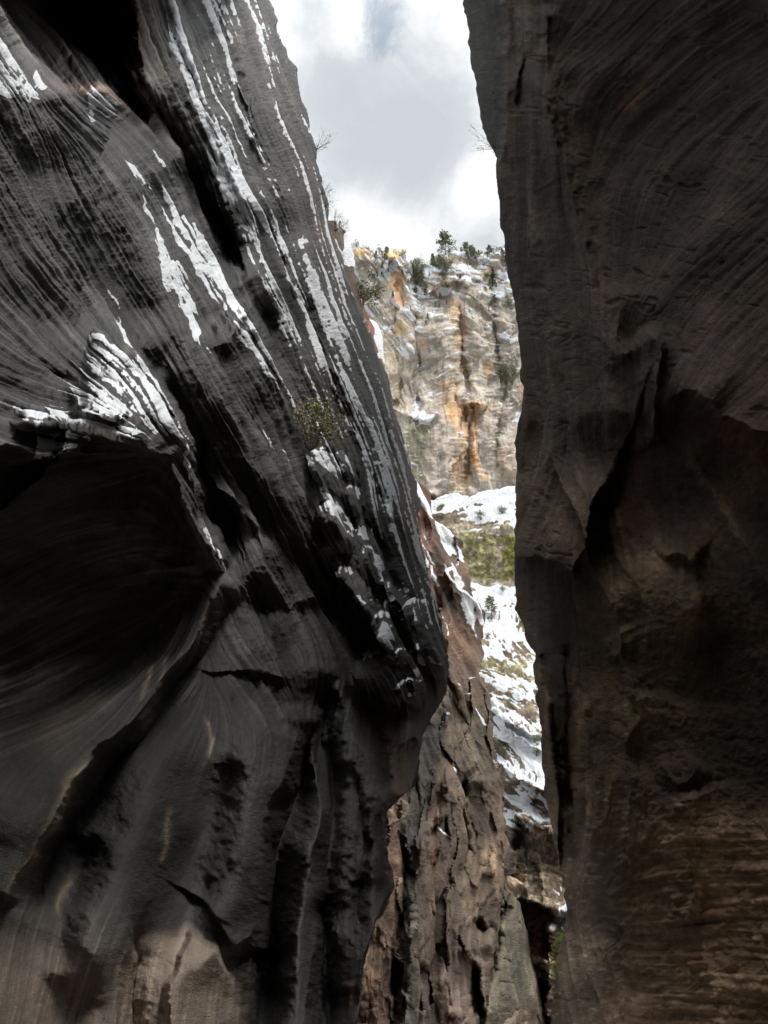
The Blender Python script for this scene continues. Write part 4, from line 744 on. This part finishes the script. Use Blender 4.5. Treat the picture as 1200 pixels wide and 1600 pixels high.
def ground():
    xs = np.concatenate([np.linspace(-60, -6, 20), np.linspace(-5.5, 9, 60), np.linspace(9.5, 400, 60)]); ys = np.concatenate([np.linspace(-25, 30, 120), np.linspace(31, 900, 120)])
    X, Y = np.meshgrid(xs, ys); rng = np.random.default_rng(3)
    Zg = .10*np.sin(X*1.3+Y*.4)+.07*np.sin(X*2.9-Y*1.1)+.05*np.sin(Y*2.3+X)+rng.standard_normal(X.shape)*.025-.25*np.exp(-((X-.6-.03*Y)/1.3)**2)
    o = grid_mesh('riverbed', np.stack([X, Y, Zg], -1), {}, plain_rock('river_gravel', (.16, .13, .10), 3), np.stack([X, Y, 0*X], -1)); tagk(o, kind='structure')
    ys = np.linspace(-25, 120, 60); P = np.stack([np.stack([.6+.03*ys+s*1.5+.2*np.sin(ys*.4+s), ys, 0*ys-.06], 1) for s in (-1, 0, 1)], 1)
    m = bpy.data.materials.new('stream_water'); m.use_nodes = True; b = m.node_tree.nodes['Principled BSDF']; b.inputs['Base Color'].default_value = (.05, .06, .045, 1); b.inputs['Roughness'].default_value = .08
    n = m.node_tree.nodes.new('ShaderNodeTexNoise'); n.inputs['Scale'].default_value = 40; bp = m.node_tree.nodes.new('ShaderNodeBump'); bp.inputs['Distance'].default_value = .02; m.node_tree.links.new(n.outputs['Fac'], bp.inputs['Height']); m.node_tree.links.new(bp.outputs[0], b.inputs['Normal'])
    o = grid_mesh('stream_water', P, {}, m, P*1.0); tagk(o, kind='structure')
ground()

# ------------------------------------------------------------------ trees, shrubs and bushes
def leaf_material(name, col, rough=.8):
    m = bpy.data.materials.new(name); m.use_nodes = True; N, L = m.node_tree.nodes, m.node_tree.links; b = N['Principled BSDF']; b.inputs['Roughness'].default_value = rough
    g = N.new('ShaderNodeNewGeometry'); r = N.new('ShaderNodeValToRGB'); r.color_ramp.elements[0].color = tuple(c*.6 for c in col)+(1,); r.color_ramp.elements[1].color = tuple(c*1.5 for c in col)+(1,)
    L.new(g.outputs['Random Per Island'], r.inputs[0]); L.new(r.outputs[0], b.inputs['Base Color']); return m
M_PINE = leaf_material('pine_needles', (.10, .12, .055)); M_OLIVE = leaf_material('olive_leaves', (.13, .125, .055)); M_SAGE = leaf_material('sage_leaves', (.24, .22, .11)); M_DRY = leaf_material('dry_twigs', (.12, .105, .08)); M_SNOWY = leaf_material('snow_clumps', (.6, .62, .64))
M_BARK = plain_rock('bark', (.12, .09, .065), 6)
def mesh_obj(name, V, Fc, mat, parent=None):
    me = bpy.data.meshes.new(name); me.from_pydata([tuple(v) for v in V], [], Fc); me.materials.append(mat); o = bpy.data.objects.new(name, me); COL.objects.link(o)
    if parent: o.parent = parent
    return o
def tube(V, Fc, a, b, r0, r1, n=5):
    a = np.array(a, float); b = np.array(b, float); d = b-a; d = d/(np.linalg.norm(d)+1e-9); u = np.cross(d, [0.3, .9, .1]); u /= np.linalg.norm(u)+1e-9; w = np.cross(d, u); k = len(V)
    for p, r in ((a, r0), (b, r1)):
        for i in range(n):
            t = 2*math.pi*i/n; V.append(p+r*(math.cos(t)*u+math.sin(t)*w))
    for i in range(n): Fc.append((k+i, k+(i+1) % n, k+n+(i+1) % n, k+n+i))
def leaves(V, Fc, c, r, n, sz, rng, flat=.7):
    for _ in range(n):
        p = np.array(c)+rng.normal(size=3)*r*np.array([1, 1, flat]); a = rng.normal(size=3); a /= np.linalg.norm(a); b = np.cross(a, rng.normal(size=3)); b /= np.linalg.norm(b)+1e-9
        s_ = sz*(.6+.8*rng.random()); k = len(V); V.extend([p-a*s_, p+b*s_*.5, p+a*s_, p-b*s_*.5]); Fc.append((k, k+1, k+2, k+3))
def plant(kind, px, py, Z, hpx, label, cat, group=None, seed=0, lean=(0, 0), mat=None, wid=1.0, name=None):
    """a plant rooted at the rock point seen in direction (px, py) at distance Z; height is its real height"""
    rng = np.random.default_rng(1000+seed); base = world(px, py, Z); H = hpx*Z/FPX/(math.cos(PITCH)-(800-py)/FPX*math.sin(PITCH))
    root = bpy.data.objects.new(name or {'pine': 'pine_tree', 'conifer': 'conifer_tree', 'bush': 'bush', 'bare': 'bare_shrub', 'snag': 'dead_tree', 'juniper': 'juniper_tree'}[kind], None)
    root.location = base; COL.objects.link(root); tagk(root, label, cat, group)
    tV, tF, V, Fc = [], [], [], []; L = np.array([lean[0], lean[1], 1.0])
    ax = lambda t: L*H*t+np.array([math.sin(t*5+seed), math.cos(t*4+seed), 0])*H*.012
    if kind in ('pine', 'conifer', 'snag'):
        for k in range(6): tube(tV, tF, ax(k/6), ax((k+1)/6), H*.026*(1-k/6.5), H*.026*(1-(k+1)/6.5))
        lo = .35 if kind == 'pine' else .12; nb = 26 if kind != 'snag' else 14
        for i in range(nb):
            t = lo+(1-lo)*(i+.5*rng.random())/nb; R_ = H*wid*((.20*(1-t)**.55+.05)*(.5+.8*rng.random()) if kind == 'pine' else (.24*(1-t)+.02)*(.65+.5*rng.random()))
            th = i*2.4+rng.random(); e = ax(t)+np.array([math.cos(th), math.sin(th), .05 if kind == 'pine' else -.18])*R_; tube(tV, tF, ax(t), e, H*.006, H*.002, 3)
            if kind == 'snag': continue
            for f in (.45, .75, 1.0): leaves(V, Fc, ax(t)*(1-f)+e*f, H*.03*(1.2 if kind == 'pine' else .9), 14 if kind == 'pine' else 12, H*.030, rng, .5)
        if kind == 'conifer': leaves(V, Fc, ax(.98), H*.014, 12, H*.02, rng, 1.6)
    elif kind == 'juniper':
        for k in range(5): tube(tV, tF, ax(k/7), ax((k+1)/7), H*.035*(1-k/8), H*.035*(1-(k+1)/8))
        for i in range(20):
            t = .35+.6*rng.random(); th = rng.random()*6.28; e = ax(t)+np.array([math.cos(th), math.sin(th), .35])*H*wid*(.12+.26*rng.random()); tube(tV, tF, ax(t*.7), e, H*.012, H*.004, 3); leaves(V, Fc, e, H*.065, 34, H*.028, rng, .55)
    else:
        nb = 26 if kind == 'bush' else 15
        for i in range(nb):
            th = rng.random()*6.28; sp = (.15+.85*rng.random()**.7)*wid; e = L*H*(.45+.5*rng.random())+np.array([math.cos(th), math.sin(th), 0])*H*.42*sp; m_ = e*.5+rng.normal(size=3)*H*.05
            r0 = H*(.010 if kind == 'bush' else .008); tube(tV, tF, (0, 0, 0), m_, r0, r0*.7, 3); tube(tV, tF, m_, e, r0*.7, r0*.3, 3)
            for k in range(4):
                e2 = e+rng.normal(size=3)*H*.11; tube(tV, tF, m_*.4+e*.6, e2, r0*.45, r0*.2, 3)
                if kind == 'bush': leaves(V, Fc, e2, H*.055, 24, H*.024, rng, .9)
                else: leaves(V, Fc, e2, H*.03, 3, H*.014, rng, 1)
    mesh_obj('trunk' if kind in ('pine', 'conifer', 'snag', 'juniper') else 'branches', tV, tF, M_BARK, root)
    if Fc: mesh_obj('crown' if kind not in ('bare',) else 'twig_leaves', V, Fc, mat or M_PINE, root)
    return root
GR = 'trees along the rim of the far cliff'
def zat(k, x, y):
    F = FLD[k]; fx, fy = F.idx(np.array([x]), np.array([y])); return float(np.exp(bil(F.q, fx, fy)[0]))
Zc = lambda x, y: zat(77, x, y)
for i, (k, x, y, h, w, lab) in enumerate([
    ('pine', 697, 395, 31, 1.35, 'tallest pine on the far cliff rim, open crown against the cloud'),
    ('conifer', 677, 414, 19, .8, 'narrow dark conifer just left of the tallest rim pine'),
    ('conifer', 687, 411, 15, 1.2, 'bushy conifer at the foot of the tallest rim pine, on its left'),
    ('conifer', 651, 424, 13, .8, 'thin spiky conifer in the dip of the far rim, leftmost in the dip'),
    ('conifer', 661, 425, 10, 1.4, 'wide low conifer in the middle of the dip in the far rim'),
    ('juniper', 669, 422, 9, 1.3, 'small round juniper between the dip in the rim and the narrow conifer'),
    ('conifer', 604, 396, 12, 1.5, 'broad conifer standing on the second orange dome of the rim'),
    ('snag', 633, 402, 14, .8, 'bare dead tree on the slope right of the second orange dome'),
    ('pine', 729, 395, 16, 1.4, 'left one of the paired pines right of the tallest rim pine'),
    ('pine', 738, 397, 14, 1.3, 'right one of the paired pines, leaning over snowy ledges'),
    ('conifer', 766, 402, 20, 1.7, 'dense dark conifer with a wide skirt near the right end of the rim'),
    ('juniper', 787, 397, 9, 1.2, 'small round tree on the rim closest to the dark right wall'),
    ('snag', 747, 397, 9, .8, 'tiny bare tree between the paired pines and the dense dark conifer'),
    ('juniper', 554, 388, 6, 1.5, 'low juniper on top of the yellow dome, leftmost of the rim'),
    ('juniper', 565, 389, 5, 1.7, 'second low juniper on the yellow dome'),
    ('juniper', 579, 394, 6, 1.5, 'juniper on the right shoulder of the yellow dome'),
    ('juniper', 592, 404, 7, 1.5, 'juniper in the notch between the two domes'),
    ('conifer', 710, 394, 6, 1.2, 'tiny conifer on the snow just right of the tallest rim pine')]):
    plant(k, x, y+1.5, Zc(x, y+3)*1.002, h, lab, 'tree', GR, i, wid=w)
GR2 = 'trees rooted on ledges of the far cliff'
for i, (k, x, y, h, w, m, lab) in enumerate([
    ('bush', 656, 444, 24, .8, M_PINE, 'dark green thicket filling the gully below the dip in the rim'), ('bush', 651, 425, 16, 1, M_OLIVE, 'olive thicket at the head of the gully below the rim dip'),
    ('juniper', 607, 424, 22, .8, M_OLIVE, 'yellow green tree above the tall orange patch of the far cliff'), ('bush', 697, 425, 20, .8, M_OLIVE, 'olive tree on the rock directly below the tallest rim pine'),
    ('conifer', 771, 442, 30, .9, M_PINE, 'dark conifer in the crack below the dense rim conifer'), ('conifer', 769, 470, 22, .8, M_PINE, 'lower conifer in the same crack, above the snowy ledges'),
    ('bush', 801, 600, 26, 1.1, M_PINE, 'round green bush on a ledge beside the dark right wall'), ('bush', 792, 590, 18, .9, M_PINE, 'smaller green bush touching the round ledge bush'),
    ('bush', 795, 478, 12, 1, M_OLIVE, 'small olive bush among snow near the right wall'), ('bush', 618, 632, 10, 1.2, M_OLIVE, 'small olive bush in snow beside the left wall edge'),
    ('bush', 683, 418, 10, 1.3, M_PINE, 'dark bush between the narrow conifer and the snowy ledges')]):
    plant(k, x, y, Zc(x, y)*.995, h, lab, 'tree' if k != 'bush' else 'bush', GR2, 40+i, wid=w, mat=m)

GR3 = 'leafless shrubs along the skyline edge of the left wall'
for i, (x, y, h, w, lab) in enumerate([
    (494, 234, 15, 1.4, 'bare shrub on the skyline edge of the left wall, the highest of its row'), (501, 304, 13, 1.2, 'bare shrub sticking out from the left wall edge, below the highest shrub'),
    (508, 324, 12, 1.5, 'bare shrub on the left wall edge just above the small red peak'), (523, 362, 16, 1.0, 'bare shrub rising beside the small red peak, on its left')]):
    plant('bare', x, y, zat(11, x-6, y)*1.02, h*1.5, lab, 'shrub', GR3, 80+i, wid=w, lean=(.25, 0))
plant('bare', 537, 364, zat(37, 536, 370)*1.0, 16, 'bare shrub growing on top of the small red peak', 'shrub', None, 86, wid=.9)
plant('juniper', 564, 494, zat(37, 560, 490)*.99, 50, 'dark green juniper leaning out from the edge of the left wall over the pale cliff', 'tree', None, 90, wid=1.0, mat=M_PINE, lean=(.12, 0))
plant('bush', 484, 706, zat(11, 478, 700)*.97, 66, 'olive green bush in the dark cleft of the left wall, above the snowy knobs', 'bush', None, 91, wid=1.0, mat=M_SAGE)
plant('bare', 776, 232, zat(23, 790, 240)*1.1, 22, 'bare twiggy shrub hanging from the edge of the right wall against the sky', 'shrub', None, 92, wid=1.3, lean=(-.9, 0))
Zs = lambda x, y: zat(51, x, y)*.995
plant('pine', 769, 966, Zs(769, 966), 34, 'slender young pine standing alone on the upper snow slope', 'tree', None, 93, wid=1.2)
GR4 = 'low bushes scattered over the snow slope and bench'
for i, (x, y, h, w, m, lab) in enumerate([
    (768, 969, 7, 1.6, M_DRY, 'dry brush round the foot of the lone young pine'), (762, 996, 7, 1.7, M_DRY, 'dry brush on the snow beside the brown buttress edge'), (691, 795, 7, 1, M_PINE, 'small dark bush on the left of the upper snow bench'),
    (786, 925, 8, 1.4, M_PINE, 'dark bush at the top of the snow slope right of the lone pine'), (752, 813, 12, 1.3, M_OLIVE, 'olive bush on the middle of the snow bench'), (785, 803, 12, 1.1, M_OLIVE, 'olive bush at the right of the snow bench'),
    (840, 1166, 16, 1.3, M_PINE, 'dark bush on the snow under the curved rock slab'), (838, 1182, 11, 1.3, M_PINE, 'lower dark bush next to the one under the curved slab'), (808, 1137, 6, 1.5, M_DRY, 'tiny bush on the snow tongue above the curved slab'),
    (783, 1235, 8, 1.4, M_OLIVE, 'moss coloured bush among rocks below the snow tongue')]):
    plant('bush', x, y, Zs(x, y), h, lab, 'bush', GR4, 95+i, wid=w, mat=m)

rr = random.Random(5); pts = []
while len(pts) < 84:
    x = rr.uniform(640, 812) if rr.random() < .8 else rr.uniform(556, 640); y0 = float(lineat(RIM, x, 0)); y = y0+(1.5 if rr.random() < .3 else 5+rr.random()**1.5*80)
    if x > 800+.05*(y-430) or x < 560+.35*(y-400): continue
    if any(abs(x-a)+abs(y-b) < 3.5 for a, b in pts): continue
    pts.append((x, y))
ZONES = [(0, 600, 'below the yellow dome'), (600, 640, 'beside the tall orange patch'), (640, 664, 'in the gully under the dip of the rim'), (664, 692, 'under the narrow rim conifer'), (692, 716, 'under the tallest rim pine'),
         (716, 742, 'under the paired rim pines'), (742, 764, 'left of the crack with dark conifers'), (764, 786, 'along the crack with dark conifers'), (786, 900, 'closest to the dark right wall')]
RANK = ['topmost', 'second from the top', 'third from the top', 'fourth from the top', 'fifth from the top', 'sixth from the top', 'seventh from the top', 'eighth from the top', 'ninth from the top', 'tenth from the top', 'eleventh from the top', 'twelfth from the top']+['%s from the top' % w for w in ('thirteenth', 'fourteenth', 'fifteenth', 'sixteenth', 'seventeenth', 'eighteenth', 'nineteenth', 'twentieth', 'twenty-first', 'twenty-second', 'twenty-third', 'twenty-fourth')]
k = 0
for a, b, zn in ZONES:
    for r_, (x, y) in enumerate(sorted([p for p in pts if a <= p[0] < b], key=lambda p: p[1])):
        plant(rr.choice(['conifer', 'conifer', 'juniper']), x, y, Zc(x, y)*.996, rr.uniform(5, 12), 'small tree %s, %s' % (zn, RANK[r_]), 'tree', 'small trees dotted over the upper ledges of the far cliff', 200+k, wid=rr.uniform(.9, 1.5), mat=rr.choice([M_PINE, M_PINE, M_OLIVE])); k += 1
